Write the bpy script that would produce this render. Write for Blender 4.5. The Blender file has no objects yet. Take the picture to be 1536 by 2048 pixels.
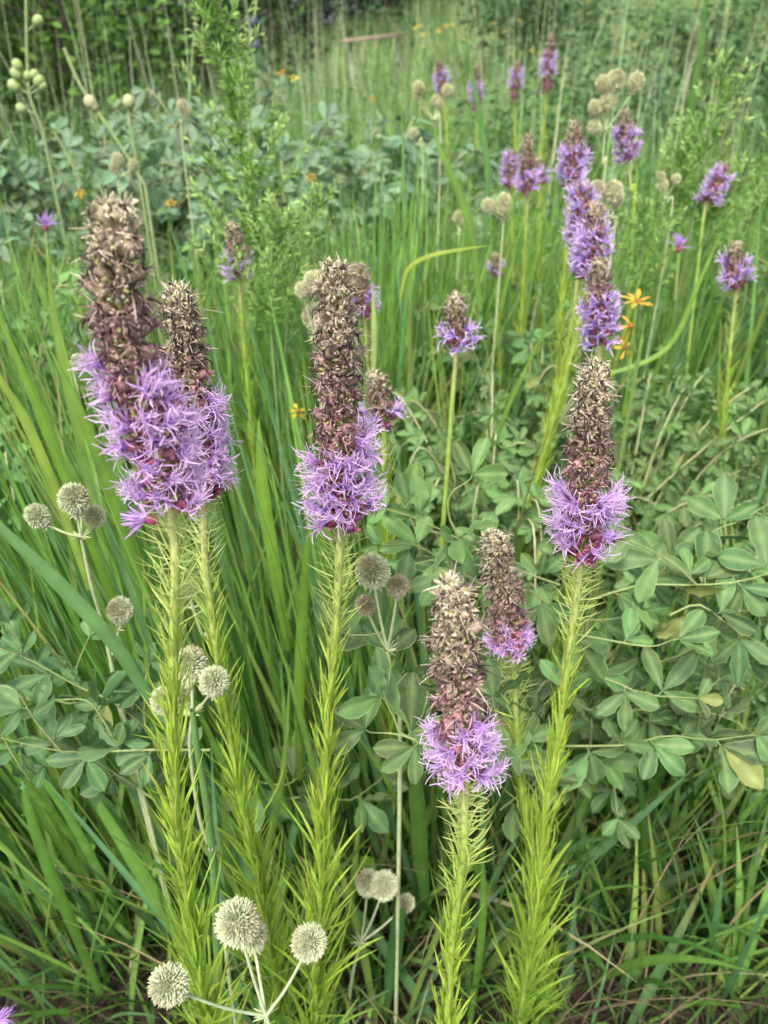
import bpy, math
import numpy as np
from mathutils import Vector, Euler

# ------------------------------------------------------------------ camera, sky, sun, exposure
SC = bpy.context.scene
COL = SC.collection
PITCH = math.radians(31.5); F = 1547.0; H = 1.15
LENS = F * 36.0 / 2048.0
cd = bpy.data.cameras.new("camera"); cam = bpy.data.objects.new("camera", cd); COL.objects.link(cam)
cd.sensor_fit = 'VERTICAL'; cd.sensor_height = 36.0; cd.sensor_width = 27.0; cd.lens = LENS
cam.location = (0, 0, H); cam.rotation_euler = (math.radians(90) - PITCH, 0, 0)
cd.clip_start = 0.02; cd.clip_end = 600
cd.dof.use_dof = True; cd.dof.focus_distance = 0.50; cd.dof.aperture_fstop = 9.0
SC.camera = cam

SUN_EL, SUN_AZ = math.radians(58), math.radians(200)      # azimuth clockwise from +Y
world = bpy.data.worlds.new("World"); SC.world = world; world.use_nodes = True
nt = world.node_tree
sky = nt.nodes.new('ShaderNodeTexSky'); sky.sky_type = 'NISHITA'; sky.sun_disc = False
sky.sun_elevation = SUN_EL; sky.sun_rotation = SUN_AZ
sky.dust_density = 4.0; sky.air_density = 1.0; sky.ozone_density = 1.0
hs = nt.nodes.new('ShaderNodeHueSaturation'); hs.inputs['Saturation'].default_value = .5      # thin cloud: a greyer sky
nt.links.new(sky.outputs[0], hs.inputs['Color']); nt.links.new(hs.outputs[0], nt.nodes['Background'].inputs[0])
nt.nodes['Background'].inputs[1].default_value = 0.14
sl = bpy.data.lights.new("sun", 'SUN'); sun = bpy.data.objects.new("sun", sl); COL.objects.link(sun)
sl.energy = 1.5; sl.angle = math.radians(10); sl.color = (1.0, 0.95, 0.86)
sd = Vector((math.sin(SUN_AZ) * math.cos(SUN_EL), math.cos(SUN_AZ) * math.cos(SUN_EL), math.sin(SUN_EL)))
sun.rotation_euler = sd.to_track_quat('Z', 'Y').to_euler()
SC.view_settings.view_transform = 'Standard'; SC.view_settings.look = 'None'
SC.view_settings.exposure = 1.25; SC.view_settings.gamma = 1.0
SC.cycles.max_bounces = 6; SC.cycles.diffuse_bounces = 3; SC.cycles.transmission_bounces = 3
SC.cycles.glossy_bounces = 2; SC.cycles.transparent_max_bounces = 4
SC.cycles.use_denoising = True

rng = np.random.default_rng(11)
A = np.array
# ------------------------------------------------------------------ rays of the photograph -> places in the world
FW = A([0, math.cos(PITCH), -math.sin(PITCH)]); UP = A([0, math.sin(PITCH), math.cos(PITCH)]); CAM = A([0, 0, H])
def ray(px, py): return FW + (px - 768) / F * A([1., 0, 0]) + (1024 - py) / F * UP
def PD(px, py, d): return CAM + d * ray(px, py)
def PY(px, py, Y):
    r = ray(px, py); return CAM + r * (Y / r[1])
def PG(px, py):
    r = ray(px, py); return CAM + r * (-H / r[2])

# ------------------------------------------------------------------ mesh helpers
def nrm(v): return v / np.maximum(np.linalg.norm(v, axis=-1, keepdims=True), 1e-9)
def U(a, b, n=None): return rng.uniform(a, b, n)
class MB:
    def __init__(s): s.V, s.Q, s.C, s.n = [], [], [], 0
    def add(s, V, Q, C):
        V = V.reshape(-1, 3); s.V.append(V); s.Q.append(Q.reshape(-1, 4) + s.n)
        s.C.append(np.broadcast_to(C, (len(V), 3)) if C.ndim == 1 else C.reshape(-1, 3)); s.n += len(V)
    def build(s, name, mat, parent=None, smooth=True):
        V = np.concatenate(s.V); Q = np.concatenate(s.Q); C = np.concatenate(s.C)
        if parent is not None: V = V - A(parent_world(parent))
        me = bpy.data.meshes.new(name)
        me.vertices.add(len(V)); me.vertices.foreach_set('co', V.astype(np.float32).ravel())
        me.loops.add(len(Q) * 4); me.loops.foreach_set('vertex_index', Q.astype(np.int32).ravel())
        me.polygons.add(len(Q)); me.polygons.foreach_set('loop_start', (np.arange(len(Q)) * 4).astype(np.int32))
        try: me.polygons.foreach_set('loop_total', np.full(len(Q), 4, np.int32))
        except Exception: pass
        me.update(calc_edges=True)
        ca = me.color_attributes.new('Col', 'FLOAT_COLOR', 'POINT')
        c4 = np.ones((len(V), 4), np.float32); c4[:, :3] = C; ca.data.foreach_set('color', c4.ravel())
        if smooth: me.polygons.foreach_set('use_smooth', np.ones(len(Q), bool))
        me.materials.append(mat)
        o = bpy.data.objects.new(name, me); COL.objects.link(o)
        if parent is not None: o.parent = parent
        return o
def parent_world(p):
    v = Vector((0, 0, 0))
    while p is not None: v += p.location; p = p.parent
    return v
def thing(name, loc, label, cat, group=None, kind=None):
    o = bpy.data.objects.new(name, None); COL.objects.link(o); o.location = tuple(loc); o.empty_display_size = .05
    return tag(o, label, cat, group, kind)
def tag(o, label, cat, group=None, kind=None):
    o['label'] = label; o['category'] = cat
    if group: o['group'] = group
    if kind: o['kind'] = kind
    return o
def structure(o): o['kind'] = 'structure'; return o

def tangents(P):
    T = np.empty_like(P); T[:, 1:-1] = P[:, 2:] - P[:, :-2]; T[:, 0] = P[:, 1] - P[:, 0]; T[:, -1] = P[:, -1] - P[:, -2]
    return nrm(T)
def strips(mb, P, S, W, C, fold=0.0):
    """N ribbons of K sections; S side vectors, W half widths, C colours (N,K,3); fold keeps a V cross-section"""
    N, K, _ = P.shape
    if S.ndim == 2: S = np.repeat(S[:, None], K, 1)
    T = tangents(P); S = nrm(S - (S * T).sum(-1, keepdims=True) * T)
    W = np.broadcast_to(W, (N, K))[..., None]; C = np.broadcast_to(C, (N, K, 3))
    if fold:
        Nn = np.cross(T, S)
        V = np.stack([P - S * W, P - Nn * W * fold, P + S * W], 2); m = 3
        CC = np.repeat(C[:, :, None], 3, 2).copy(); CC[:, :, 1] = np.minimum(CC[:, :, 1] * 1.22, .95)
    else:
        V = np.stack([P - S * W, P + S * W], 2); m = 2; CC = np.repeat(C[:, :, None], 2, 2)
    i = (np.arange(N) * K * m)[:, None, None] + (np.arange(K - 1) * m)[None, :, None] + np.arange(m - 1)[None, None, :]
    mb.add(V, np.stack([i, i + 1, i + 1 + m, i + m], -1), CC)
def tubes(mb, P, R, C, sides=6):
    N, K, _ = P.shape
    T = tangents(P); D = nrm(P[:, -1] - P[:, 0] + 1e-6)
    ref = np.where(np.abs(D[:, 2:3]) > .8, A([[1., 0.1, 0]]), A([[0, 0.1, 1.]]))[:, None]
    X = nrm(np.cross(T, np.broadcast_to(ref, T.shape))); Y = np.cross(T, X)
    a = np.arange(sides) * 2 * math.pi / sides
    R = np.broadcast_to(R, (N, K))[..., None, None]; C = np.broadcast_to(C, (N, K, 3))
    V = P[:, :, None] + R * (X[:, :, None] * np.cos(a)[:, None] + Y[:, :, None] * np.sin(a)[:, None])
    j = np.arange(sides); j2 = (j + 1) % sides
    b = (np.arange(N) * K * sides)[:, None, None] + (np.arange(K - 1) * sides)[None, :, None]
    mb.add(V, np.stack([b + j, b + j2, b + sides + j2, b + sides + j], -1), np.repeat(C[:, :, None], sides, 2))
def spline(pts, n):
    """smooth resample of control points (Catmull-Rom)"""
    P = A(pts, float)
    if len(P) < 3: return P[0] + (P[-1] - P[0]) * np.linspace(0, 1, n)[:, None]
    Q = np.vstack([2 * P[0] - P[1], P, 2 * P[-1] - P[-2]]); out = []
    t = np.linspace(0, len(P) - 1, n)
    for u in t:
        i = min(int(u), len(P) - 2); f = u - i; a, b, c, d = Q[i:i + 4]
        out.append(.5 * (2 * b + (c - a) * f + (2 * a - 5 * b + 4 * c - d) * f * f + (3 * b - a - 3 * c + d) * f ** 3))
    return A(out)
def arc(N, K, base, az, th0, th1, L, p=1.5):
    """N bending shoots: angle from vertical goes th0 -> th1 along length L, in azimuth az"""
    s = np.linspace(0, 1, K); th = th0[:, None] + (th1 - th0)[:, None] * s[None] ** p
    d = np.stack([np.sin(th) * np.cos(az)[:, None], np.sin(th) * np.sin(az)[:, None], np.cos(th)], -1)
    st = d[:, :-1] * (L[:, None, None] / (K - 1))
    return base[:, None] + np.concatenate([np.zeros((N, 1, 3)), np.cumsum(st, 1)], 1)
def jit(c, n, v=.15, h=.05):
    """per-item colour variation around c"""
    c = A(c); k = 1 + rng.normal(0, v, (n, 1)); e = rng.normal(0, h, (n, 3)) * c
    return np.clip(c * k + e, .004, .95)
def mixc(a, b, t): t = np.asarray(t)[..., None]; return A(a) * (1 - t) + A(b) * t
def rot(v, axis, ang):
    c = np.cos(ang)[..., None]; s = np.sin(ang)[..., None]
    return v * c + np.cross(axis, v) * s + axis * (axis * v).sum(-1, keepdims=True) * (1 - c)

# ------------------------------------------------------------------ materials
def material(name, rough=.55, trans=.25, noise=(60., .25), spec=.35, speck=None, bump=0.0, sheen=0.0, streak=None):
    m = bpy.data.materials.new(name); m.use_nodes = True; t = m.node_tree; L = t.links
    b = t.nodes['Principled BSDF']; out = t.nodes['Material Output']
    at = t.nodes.new('ShaderNodeAttribute'); at.attribute_name = 'Col'
    tc = t.nodes.new('ShaderNodeTexCoord')
    nz = t.nodes.new('ShaderNodeTexNoise'); nz.inputs['Scale'].default_value = noise[0]; nz.inputs['Detail'].default_value = 3
    L.new(tc.outputs['Object'], nz.inputs['Vector'])
    mr = t.nodes.new('ShaderNodeMapRange'); mr.inputs[3].default_value = 1 - noise[1]; mr.inputs[4].default_value = 1 + noise[1]
    mr.inputs[1].default_value = .25; mr.inputs[2].default_value = .75
    L.new(nz.outputs[0], mr.inputs[0])
    mx = t.nodes.new('ShaderNodeVectorMath'); mx.operation = 'SCALE'
    L.new(at.outputs['Color'], mx.inputs[0]); L.new(mr.outputs[0], mx.inputs['Scale'])
    colr = mx.outputs[0]
    if speck:
        vz = t.nodes.new('ShaderNodeTexVoronoi'); vz.inputs['Scale'].default_value = speck[0]; L.new(tc.outputs['Object'], vz.inputs['Vector'])
        n2 = t.nodes.new('ShaderNodeTexNoise'); n2.inputs['Scale'].default_value = speck[0] * .07; L.new(tc.outputs['Object'], n2.inputs['Vector'])
        th = t.nodes.new('ShaderNodeMath'); th.operation = 'MULTIPLY_ADD'; L.new(n2.outputs[0], th.inputs[0]); th.inputs[1].default_value = .9; th.inputs[2].default_value = -.24
        lt = t.nodes.new('ShaderNodeMath'); lt.operation = 'LESS_THAN'; L.new(vz.outputs['Distance'], lt.inputs[0]); L.new(th.outputs[0], lt.inputs[1])
        ml = t.nodes.new('ShaderNodeMath'); ml.operation = 'MULTIPLY'; L.new(lt.outputs[0], ml.inputs[0]); ml.inputs[1].default_value = speck[1]
        mm = t.nodes.new('ShaderNodeMix'); mm.data_type = 'RGBA'; L.new(ml.outputs[0], mm.inputs['Factor'])
        L.new(colr, mm.inputs[6]); mm.inputs[7].default_value = (*speck[2], 1); colr = mm.outputs[2]
    L.new(colr, b.inputs['Base Color'])
    b.inputs['Roughness'].default_value = rough; b.inputs['Specular IOR Level'].default_value = spec
    if sheen: b.inputs['Sheen Weight'].default_value = sheen
    if bump:
        bp = t.nodes.new('ShaderNodeBump'); bp.inputs['Strength'].default_value = bump; bp.inputs['Distance'].default_value = .001
        L.new(nz.outputs[0], bp.inputs['Height']); L.new(bp.outputs[0], b.inputs['Normal'])
    if trans:
        tr = t.nodes.new('ShaderNodeBsdfTranslucent'); gm = t.nodes.new('ShaderNodeVectorMath'); gm.operation = 'MULTIPLY'
        L.new(colr, gm.inputs[0]); gm.inputs[1].default_value = (1.05, 1.2, .85); L.new(gm.outputs[0], tr.inputs['Color'])
        ms = t.nodes.new('ShaderNodeMixShader'); ms.inputs[0].default_value = trans
        L.new(b.outputs[0], ms.inputs[1]); L.new(tr.outputs[0], ms.inputs[2]); L.new(ms.outputs[0], out.inputs['Surface'])
    return m
M_GRASS = material('grass_blade_green', .5, .45, (35, .22), .25)
M_LEAF = material('leaf_green', .55, .3, (90, .18), .22)
M_INDIGO = material('bloomed_indigo_leaf', .58, .25, (70, .2), .22, speck=(520, .20, (.34, .42, .30)), bump=.25)
M_PETAL = material('violet_petal', .6, .45, (300, .12), .2)
M_DRY = material('dry_floret', .8, .12, (900, .4), .15)
M_STEM = material('stem_green', .6, 0, (120, .18), .3)
M_HEAD = material('bristly_head', .75, .15, (500, .2), .2)
M_FAR = material('far_foliage', .6, .25, (6, .3), .25)
M_BARK = material('bark', .9, 0, (25, .4), .1, bump=.4)
M_STRAW = material('dead_straw', .85, .1, (80, .3), .15)

# ------------------------------------------------------------------ ground
def sstep(a, b, x): t = np.clip((x - a) / (b - a), 0, 1); return t * t * (3 - 2 * t)
def gz(x, y):
    x = np.asarray(x, float); y = np.asarray(y, float)
    r = np.hypot(x, y)
    hill = 3.1 * sstep(5, 40, y) * sstep(-7, 9, x) + .5 * sstep(8, 60, y)
    return hill + .02 * np.sin(x * 3.1) * np.sin(y * 2.7) * sstep(.5, 3, r) + 1.5 * sstep(60, 200, r)
def make_ground():
    g = np.concatenate([-np.geomspace(300, .25, 60), np.linspace(-.2, .2, 5), np.geomspace(.25, 300, 60)])
    X, Y = np.meshgrid(g, g + 2.0); Z = gz(X, Y); n = len(g)
    V = np.stack([X, Y, Z], -1).reshape(-1, 3); i = (np.arange(n - 1)[:, None] * n + np.arange(n - 1)).ravel()
    mb = MB(); mb.add(V, np.stack([i, i + 1, i + n + 1, i + n], -1), A([.1, .1, .05]))
    m = bpy.data.materials.new('soil_and_turf'); m.use_nodes = True; t = m.node_tree; L = t.links; b = t.nodes['Principled BSDF']
    ge = t.nodes.new('ShaderNodeNewGeometry')
    n1 = t.nodes.new('ShaderNodeTexNoise'); n1.inputs['Scale'].default_value = 38; n1.inputs['Detail'].default_value = 6
    n2 = t.nodes.new('ShaderNodeTexNoise'); n2.inputs['Scale'].default_value = 1.3; n2.inputs['Detail'].default_value = 6
    for q in (n1, n2): L.new(ge.outputs['Position'], q.inputs['Vector'])
    r1 = t.nodes.new('ShaderNodeValToRGB'); r1.color_ramp.elements[0].position = .3; r1.color_ramp.elements[1].position = .7
    r1.color_ramp.elements[0].color = (.012, .009, .006, 1); r1.color_ramp.elements[1].color = (.035, .027, .018, 1); L.new(n1.outputs[0], r1.inputs[0])
    r2 = t.nodes.new('ShaderNodeValToRGB'); r2.color_ramp.elements[0].position = .35; r2.color_ramp.elements[1].position = .65
    r2.color_ramp.elements[0].color = (.07, .13, .03, 1); r2.color_ramp.elements[1].color = (.17, .24, .08, 1); L.new(n2.outputs[0], r2.inputs[0])
    sx = t.nodes.new('ShaderNodeSeparateXYZ'); L.new(ge.outputs['Position'], sx.inputs[0])
    mr = t.nodes.new('ShaderNodeMapRange'); mr.inputs[1].default_value = 3; mr.inputs[2].default_value = 7; L.new(sx.outputs[1], mr.inputs[0])
    mm = t.nodes.new('ShaderNodeMix'); mm.data_type = 'RGBA'; L.new(mr.outputs[0], mm.inputs['Factor']); L.new(r1.outputs[0], mm.inputs[6]); L.new(r2.outputs[0], mm.inputs[7])
    L.new(mm.outputs[2], b.inputs['Base Color']); b.inputs['Roughness'].default_value = .95
    bp = t.nodes.new('ShaderNodeBump'); bp.inputs['Strength'].default_value = .8; bp.inputs['Distance'].default_value = .01; L.new(n1.outputs[0], bp.inputs['Height']); L.new(bp.outputs[0], b.inputs['Normal'])
    structure(mb.build('ground', m))
make_ground()

# ------------------------------------------------------------------ grass
def blades(mb, base, H_, wid, col, lean=(0., .5), curve=(.2, 1.2), az=None, K=7, fold=.25, tipc=None, dry=.0):
    N = len(base)
    if az is None: az = U(0, 2 * math.pi, N)
    P = arc(N, K, base, az, U(*lean, N), U(*curve, N), H_, 1.7)
    tw = U(-1.3, 1.3, N)
    S = np.stack([-np.sin(az + tw), np.cos(az + tw), np.zeros(N)], -1)
    s = np.linspace(0, 1, K)
    prof = np.minimum(1, .55 + 1.2 * s) * np.clip((1 - s) * 1.9, 0.02, 1) ** .8
    C = np.repeat(col[:, None], K, 1)
    C = C * (1 + (.12 * s)[None, :, None])
    if tipc is not None:
        q = (rng.random(N) < dry)[:, None] * np.clip((s - .6) / .4, 0, 1)[None]
        C = C * (1 - q[..., None]) + A(tipc) * q[..., None]
    strips(mb, P, S, wid[:, None] * prof, C, fold)
G_MID = A([.16, .285, .065]); G_YEL = A([.225, .345, .075]); G_BLUE = A([.13, .25, .105]); G_PALE = A([.30, .40, .19]); G_DARK = A([.06, .14, .028])
TAN = A([.36, .27, .13])
def gcol(N, w=(.5, .25, .15, .1), pal=None):
    pal = A([G_MID, G_YEL, G_BLUE, G_DARK]) if pal is None else A(pal)
    c = pal[rng.choice(len(pal), N, p=A(w) / sum(w))]
    return np.clip(c * (1 + rng.normal(0, .16, (N, 1))) * (1 + rng.normal(0, .06, (N, 3))), .004, .9)
def base_pts(N, x0, x1, y0, y1, clump=0, spread=.05):
    if clump:
        c = np.stack([U(x0, x1, clump), U(y0, y1, clump)], -1)[rng.integers(0, clump, N)] + rng.normal(0, spread, (N, 2))
    else: c = np.stack([U(x0, x1, N), U(y0, y1, N)], -1)
    return np.stack([c[:, 0], c[:, 1], gz(c[:, 0], c[:, 1])], -1)

def hlim(b, h, Ymax=2.3):
    '''tall grass stays lower in front of the leafy clumps, as it grows in the meadow'''
    x, y = b[:, 0], b[:, 1]; u = x / (y * .9 + .2)
    py = np.interp(u, [-.5, -.17, -.10, .02, .10, .30, .36, .5], [400, 395, 330, 215, 330, 420, 260, 200])
    zl = np.array([H - yy * math.tan(PITCH - math.atan((1024 - p) / F)) for yy, p in zip(y, py)])
    return np.where(y < Ymax, np.minimum(h, np.maximum(zl, .25) * (1 + 0 * h) * (.75 + .3 * rng.random(len(h)))), h)
def near_grass():
    # left: broad bright blades fanning up to the left
    mb = MB(); N = 1450
    b = base_pts(N, -.62, .04, .62, 1.35, 60, .035)
    az = rng.normal(math.pi * .97, .55, N)
    blades(mb, b, U(.5, .92, N), U(.0018, .0054, N), gcol(N, (.40, .28, .24, .08)), (.0, .30), (.05, .38), az, K=9, tipc=TAN, dry=.08)
    N = 90; b = base_pts(N, -.45, .0, .55, .85, 30, .03)
    blades(mb, b, U(.4, .75, N), U(.004, .0068, N), gcol(N, (.4, .3, .3, .0)), (.0, .4), (.05, .5), K=9)
    N = 150; b = base_pts(N, -.5, .0, .5, .75, 40, .03); az = rng.normal(math.pi * .95, .9, N)
    blades(mb, b, U(.25, .6, N), U(.0025, .0058, N), gcol(N, (.45, .35, .2, .05)), (.05, .5), (.1, .6), az, K=9, tipc=TAN, dry=.1)
    tag(mb.build('grass', M_GRASS), 'bright broad-bladed grass leaning left behind and below the left spikes', 'grass', kind='stuff')
    # centre and right understorey
    mb = MB(); N = 900; b = base_pts(N, -.1, .85, .66, 1.3, 90, .045)
    blades(mb, b, U(.22, .55, N), U(.0035, .0085, N), gcol(N, (.4, .12, .25, .3)), (.0, .45), (.1, 1.0), K=8, tipc=TAN, dry=.12)
    N = 190; b = base_pts(N, -.45, .6, .42, .66, 50, .03)
    blades(mb, b, U(.15, .38, N), U(.002, .005, N), gcol(N, (.4, .15, .25, .3)), (.1, .7), (.6, 1.8), K=8, tipc=TAN, dry=.12)
    N = 700; b = base_pts(N, -.6, .8, .45, 1.3)
    blades(mb, b, U(.08, .3, N), U(.001, .003, N), gcol(N, (.3, .15, .2, .4)), (.0, .8), (.3, 1.9), K=6, tipc=TAN, dry=.1)
    N = 620; b = base_pts(N, .05, .85, .55, 1.0, 70, .045)
    blades(mb, b, U(.2, .5, N), U(.003, .0078, N), gcol(N, (.45, .2, .3, .05)), (.05, .6), (.1, 1.0), K=9, tipc=TAN, dry=.12)
    N = 700; b = base_pts(N, -.1, .9, .5, 1.2)
    blades(mb, b, U(.06, .22, N), U(.0012, .0032, N), gcol(N, (.3, .1, .2, .4)), (.0, .8), (.3, 1.5), K=6)
    N = 260; b = base_pts(N, .05, .95, .72, 1.35, 60, .05)
    blades(mb, b, U(.5, .86, N), U(.0014, .0045, N), gcol(N, (.35, .3, .25, .1)), (.0, .35), (.1, .8), K=9, tipc=TAN, dry=.15)
    tag(mb.build('grass', M_GRASS), 'shaded short grass under the wild indigo in the lower right', 'grass', kind='stuff')
    # dead thatch and dry stems
    mb = MB(); N = 3600; b = base_pts(N, -.8, .9, .3, 1.6); b[:, 2] += U(0, .05, N)
    blades(mb, b, U(.06, .32, N), U(.0006, .0026, N), jit([.05, .038, .025], N, .45, .06), (.9, 1.55), (1.2, 1.8), K=6, fold=0)
    N = 260; b = base_pts(N, -.5, .7, .45, 1.3)
    blades(mb, b, U(.2, .55, N), U(.0005, .0016, N), jit([.19, .14, .08], N, .35, .05), (.0, .8), (.2, 1.6), K=7, fold=0)
    N = 80; b = base_pts(N, -.55, .85, .55, 1.2)
    blades(mb, b, U(.3, .6, N), U(.0012, .0042, N), jit([.22, .20, .105], N, .3, .05), (.1, .9), (.5, 1.9), K=9, fold=.3)
    tag(mb.build('dead_grass', M_STRAW), 'dry brown thatch and straw lying on the soil', 'thatch', kind='stuff')
    # tall green grass behind the spikes
    mb = MB(); N = 5200; b = base_pts(N, -1.5, 1.5, 1.25, 3.0, 420, .05)
    blades(mb, b, hlim(b, U(.5, 1.02, N)), U(.0028, .0072, N), gcol(N, (.5, .22, .25, .05)), (.0, .3), (.1, .8), K=8, tipc=TAN, dry=.05)
    N = 1900; b = base_pts(N, -1.2, .05, 1.3, 2.0, 160, .05)
    blades(mb, b, hlim(b, U(.75, .95, N)) * U(.85, 1.0, N), U(.003, .008, N), gcol(N, (.45, .3, .22, .03)), (.0, .3), (.1, .7), K=8, tipc=TAN, dry=.1)
    N = 500; b = base_pts(N, -.05, .55, 1.35, 2.3, 34, .03)
    blades(mb, b, hlim(b, U(.8, 1.1, N)), U(.004, .0085, N), gcol(N, (.4, .35, .25, 0)), (-.1, .2), (.05, .45), K=9)
    tag(mb.build('tall_grass', M_GRASS), 'dense tall green grass behind the front spikes', 'grass', kind='stuff')
    mb = MB(); N = 12000; r = np.sqrt(U(2.8 ** 2, 9 ** 2, N)); a = rng.normal(math.pi / 2, .42, N)
    x, y = r * np.cos(a), r * np.sin(a); b = np.stack([x, y, gz(x, y)], -1)
    blades(mb, b, U(.45, .95, N), U(.003, .007, N), gcol(N, (.3, .2, .2, .3), [G_MID, G_YEL, G_BLUE, G_PALE]), (.0, .3), (.1, .7), K=6, fold=0)
    N = 26000; r = np.sqrt(U(8 ** 2, 40 ** 2, N)); a = rng.normal(math.pi / 2, .40, N)
    x, y = r * np.cos(a), r * np.sin(a); b = np.stack([x, y, gz(x, y)], -1)
    blades(mb, b, U(.35, .95, N), U(.010, .022, N), gcol(N, (.3, .2, .2, .4), [G_MID, A([.36, .34, .18]), G_BLUE * 1.1, G_PALE * 1.15]), (.0, .35), (.1, .9), K=4, fold=0)  # pale green lifted on far blades: distance haze put into their colour
    tag(mb.build('meadow_grass', M_GRASS), 'pale meadow grass spreading back to the trees', 'grass', kind='stuff')
    # thin pale flowering culms
    mb = MB(); N = 1000; r = np.sqrt(U(2.6 ** 2, 8 ** 2, N)); a = rng.normal(math.pi / 2, .40, N)
    keep = rng.random(N) < np.where((np.cos(a) > .1) | (np.cos(a) < -.02), 1, .45)
    r, a = r[keep], a[keep]; N = len(r); x, y = r * np.cos(a), r * np.sin(a); b = np.stack([x, y, gz(x, y)], -1)
    pal = [A([.34, .42, .22]), A([.36, .34, .22]), A([.24, .36, .17]), A([.32, .34, .26])]
    blades(mb, b, U(.85, 1.75, N), U(.0010, .0038, N), gcol(N, (.4, .2, .3, .1), pal), (-.16, .2), (.0, .6), K=7, fold=0)
    tag(mb.build('tall_grass', M_STRAW), 'thin pale grass culms standing tall against the dark trees', 'grass', kind='stuff')
near_grass()

# ------------------------------------------------------------------ blazing star (liatris)
SP_TAN = A([.54, .46, .33]); SP_BRN = A([.31, .215, .185]); SP_MAU = A([.35, .15, .195]); SP_MAG = A([.33, .06, .16])
LIL = A([.58, .35, .82]); LIL2 = A([.78, .58, .92]); LILF = A([.48, .32, .86]); SP_GRN = A([.30, .33, .10]); DARK = A([.045, .03, .035])
def spike(root, ax, rad, zb, L, q=1.0, coarse=1.0, topw=.8, fl=1.0, bottom_open=True, purple=0.0, end=0.0):
    """ax: (K,3) axis top->bottom; rad: spent radius; zb: fraction where lilac bloom starts; q: detail; fl: petal length scale"""
    K = len(ax)
    def at(t): f = np.clip(t, 0, 1) * (K - 1); i = np.minimum(f.astype(int), K - 2); return ax[i] + (ax[i + 1] - ax[i]) * (f - i)[:, None]
    axd = nrm(ax[0] - ax[-1]); e1 = nrm(np.cross(axd, A([0, 1., .2]))); e2 = np.cross(axd, e1)
    n = int(max(26, L / .0014 / coarse ** 1.6 * (.45 + .55 * q) * (.016 / rad) ** .5)); k = np.arange(n)
    t = (k + .5) / n; ph = k * 2.39996 + rng.normal(0, .12, n)
    radial = e1 * np.cos(ph)[:, None] + e2 * np.sin(ph)[:, None]
    phi = np.interp(t, [0, .06, .3, 1], [.25, .75, 1.1, 1.25]) + rng.normal(0, .13, n)
    D = nrm(radial * np.sin(phi)[:, None] + axd * np.cos(phi)[:, None] + rng.normal(0, .05, (n, 3)))
    prof = np.interp(t, [0, .05, .3, .7, 1], [.55 * topw, topw * .8, topw, 1.0, .95]) * (1 + rng.normal(0, .14, n))
    hl = rad * .86 * prof                                        # head length
    B = at(t) + radial * rad * .12 + (-axd) * 0
    zone = np.clip(t + rng.normal(0, .03, n), 0, 1)
    u = zone / max(zb, .02)
    C0 = np.where((u < .5)[:, None], mixc(SP_TAN, SP_BRN, np.clip(u * 2, 0, 1)), mixc(SP_BRN, SP_MAU, np.clip(u * 2 - 1, 0, 1)))
    C0 = mixc(C0, SP_MAU, purple)
    opened = zone > zb + .03 * np.sin(ph + rng.random() * 6.28) + .03 * np.sin(2 * ph)
    C0 = np.where(opened[:, None], mixc(SP_MAU, SP_MAG, np.clip((zone - zb) / (1.001 - zb), 0, 1)), C0)
    C0 = np.clip(C0 * (1 + rng.normal(0, .16, (n, 1))), .01, .9)
    # heads (involucre)
    mb = MB(); s4 = A([0, .3, .62, .85])
    P = B[:, None] + D[:, None] * (s4[None, :, None] * hl[:, None, None])
    R = (rad * .20 * np.where(opened, 1, coarse))[:, None] * A([.45, 1., 1.05, .7])[None] * (1 + rng.normal(0, .1, (n, 1)))
    cg = mixc(C0, SP_GRN, .45 * (1 - .5 * opened))
    tubes(mb, P, R, np.stack([mixc(SP_GRN, C0, .2), cg, mixc(cg, C0, .6), C0], 1), 6)
    X = nrm(np.cross(D, axd)); Yv = np.cross(D, X)
    # bracts with recurved tips
    m = int((6 + 9 * q) * coarse); a = U(0, 2 * math.pi, (n, m)); r0 = rad * .19 * coarse
    rd = X[:, None] * np.cos(a)[..., None] + Yv[:, None] * np.sin(a)[..., None]
    h0 = U(.2, .72, (n, m)); bl = rad * U(.22, .42, (n, m))
    hh = hl[:, None]
    p0 = B[:, None] + D[:, None] * (h0 * hh)[..., None] + rd * r0
    p1 = p0 + D[:, None] * (bl * .5)[..., None] + rd * (bl * .12)[..., None]
    p2 = p1 + D[:, None] * (bl * .22)[..., None] + rd * (bl * .33)[..., None]
    p3 = p2 - D[:, None] * (bl * .32)[..., None] + rd * (bl * .16)[..., None]
    PP = np.stack([p0, p1, p2, p3], 2).reshape(-1, 4, 3)
    SS = np.cross(D[:, None] + 0 * rd, rd).reshape(-1, 3)
    cb = np.repeat(C0, m, 0) * (1 + rng.normal(0, .3, (n * m, 1)))
    cb = np.where(rng.random((n * m, 1)) < .22, SP_GRN * .9, cb); ct = mixc(cb, A([.56, .49, .40]) * (.6 if purple else 1), U(0, .6, n * m) * (1 - .6 * np.repeat(opened, m)))
    CC = np.clip(np.stack([cb * .8, cb, ct, ct], 1), .01, .9)
    strips(mb, PP, SS, (rad * .036) * A([1, 1.3, .9, .15])[None], CC)
    # spent florets: curly tufts from the mouth of each finished head
    idx = np.where(~opened | (rng.random(n) < .25))[0]
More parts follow.
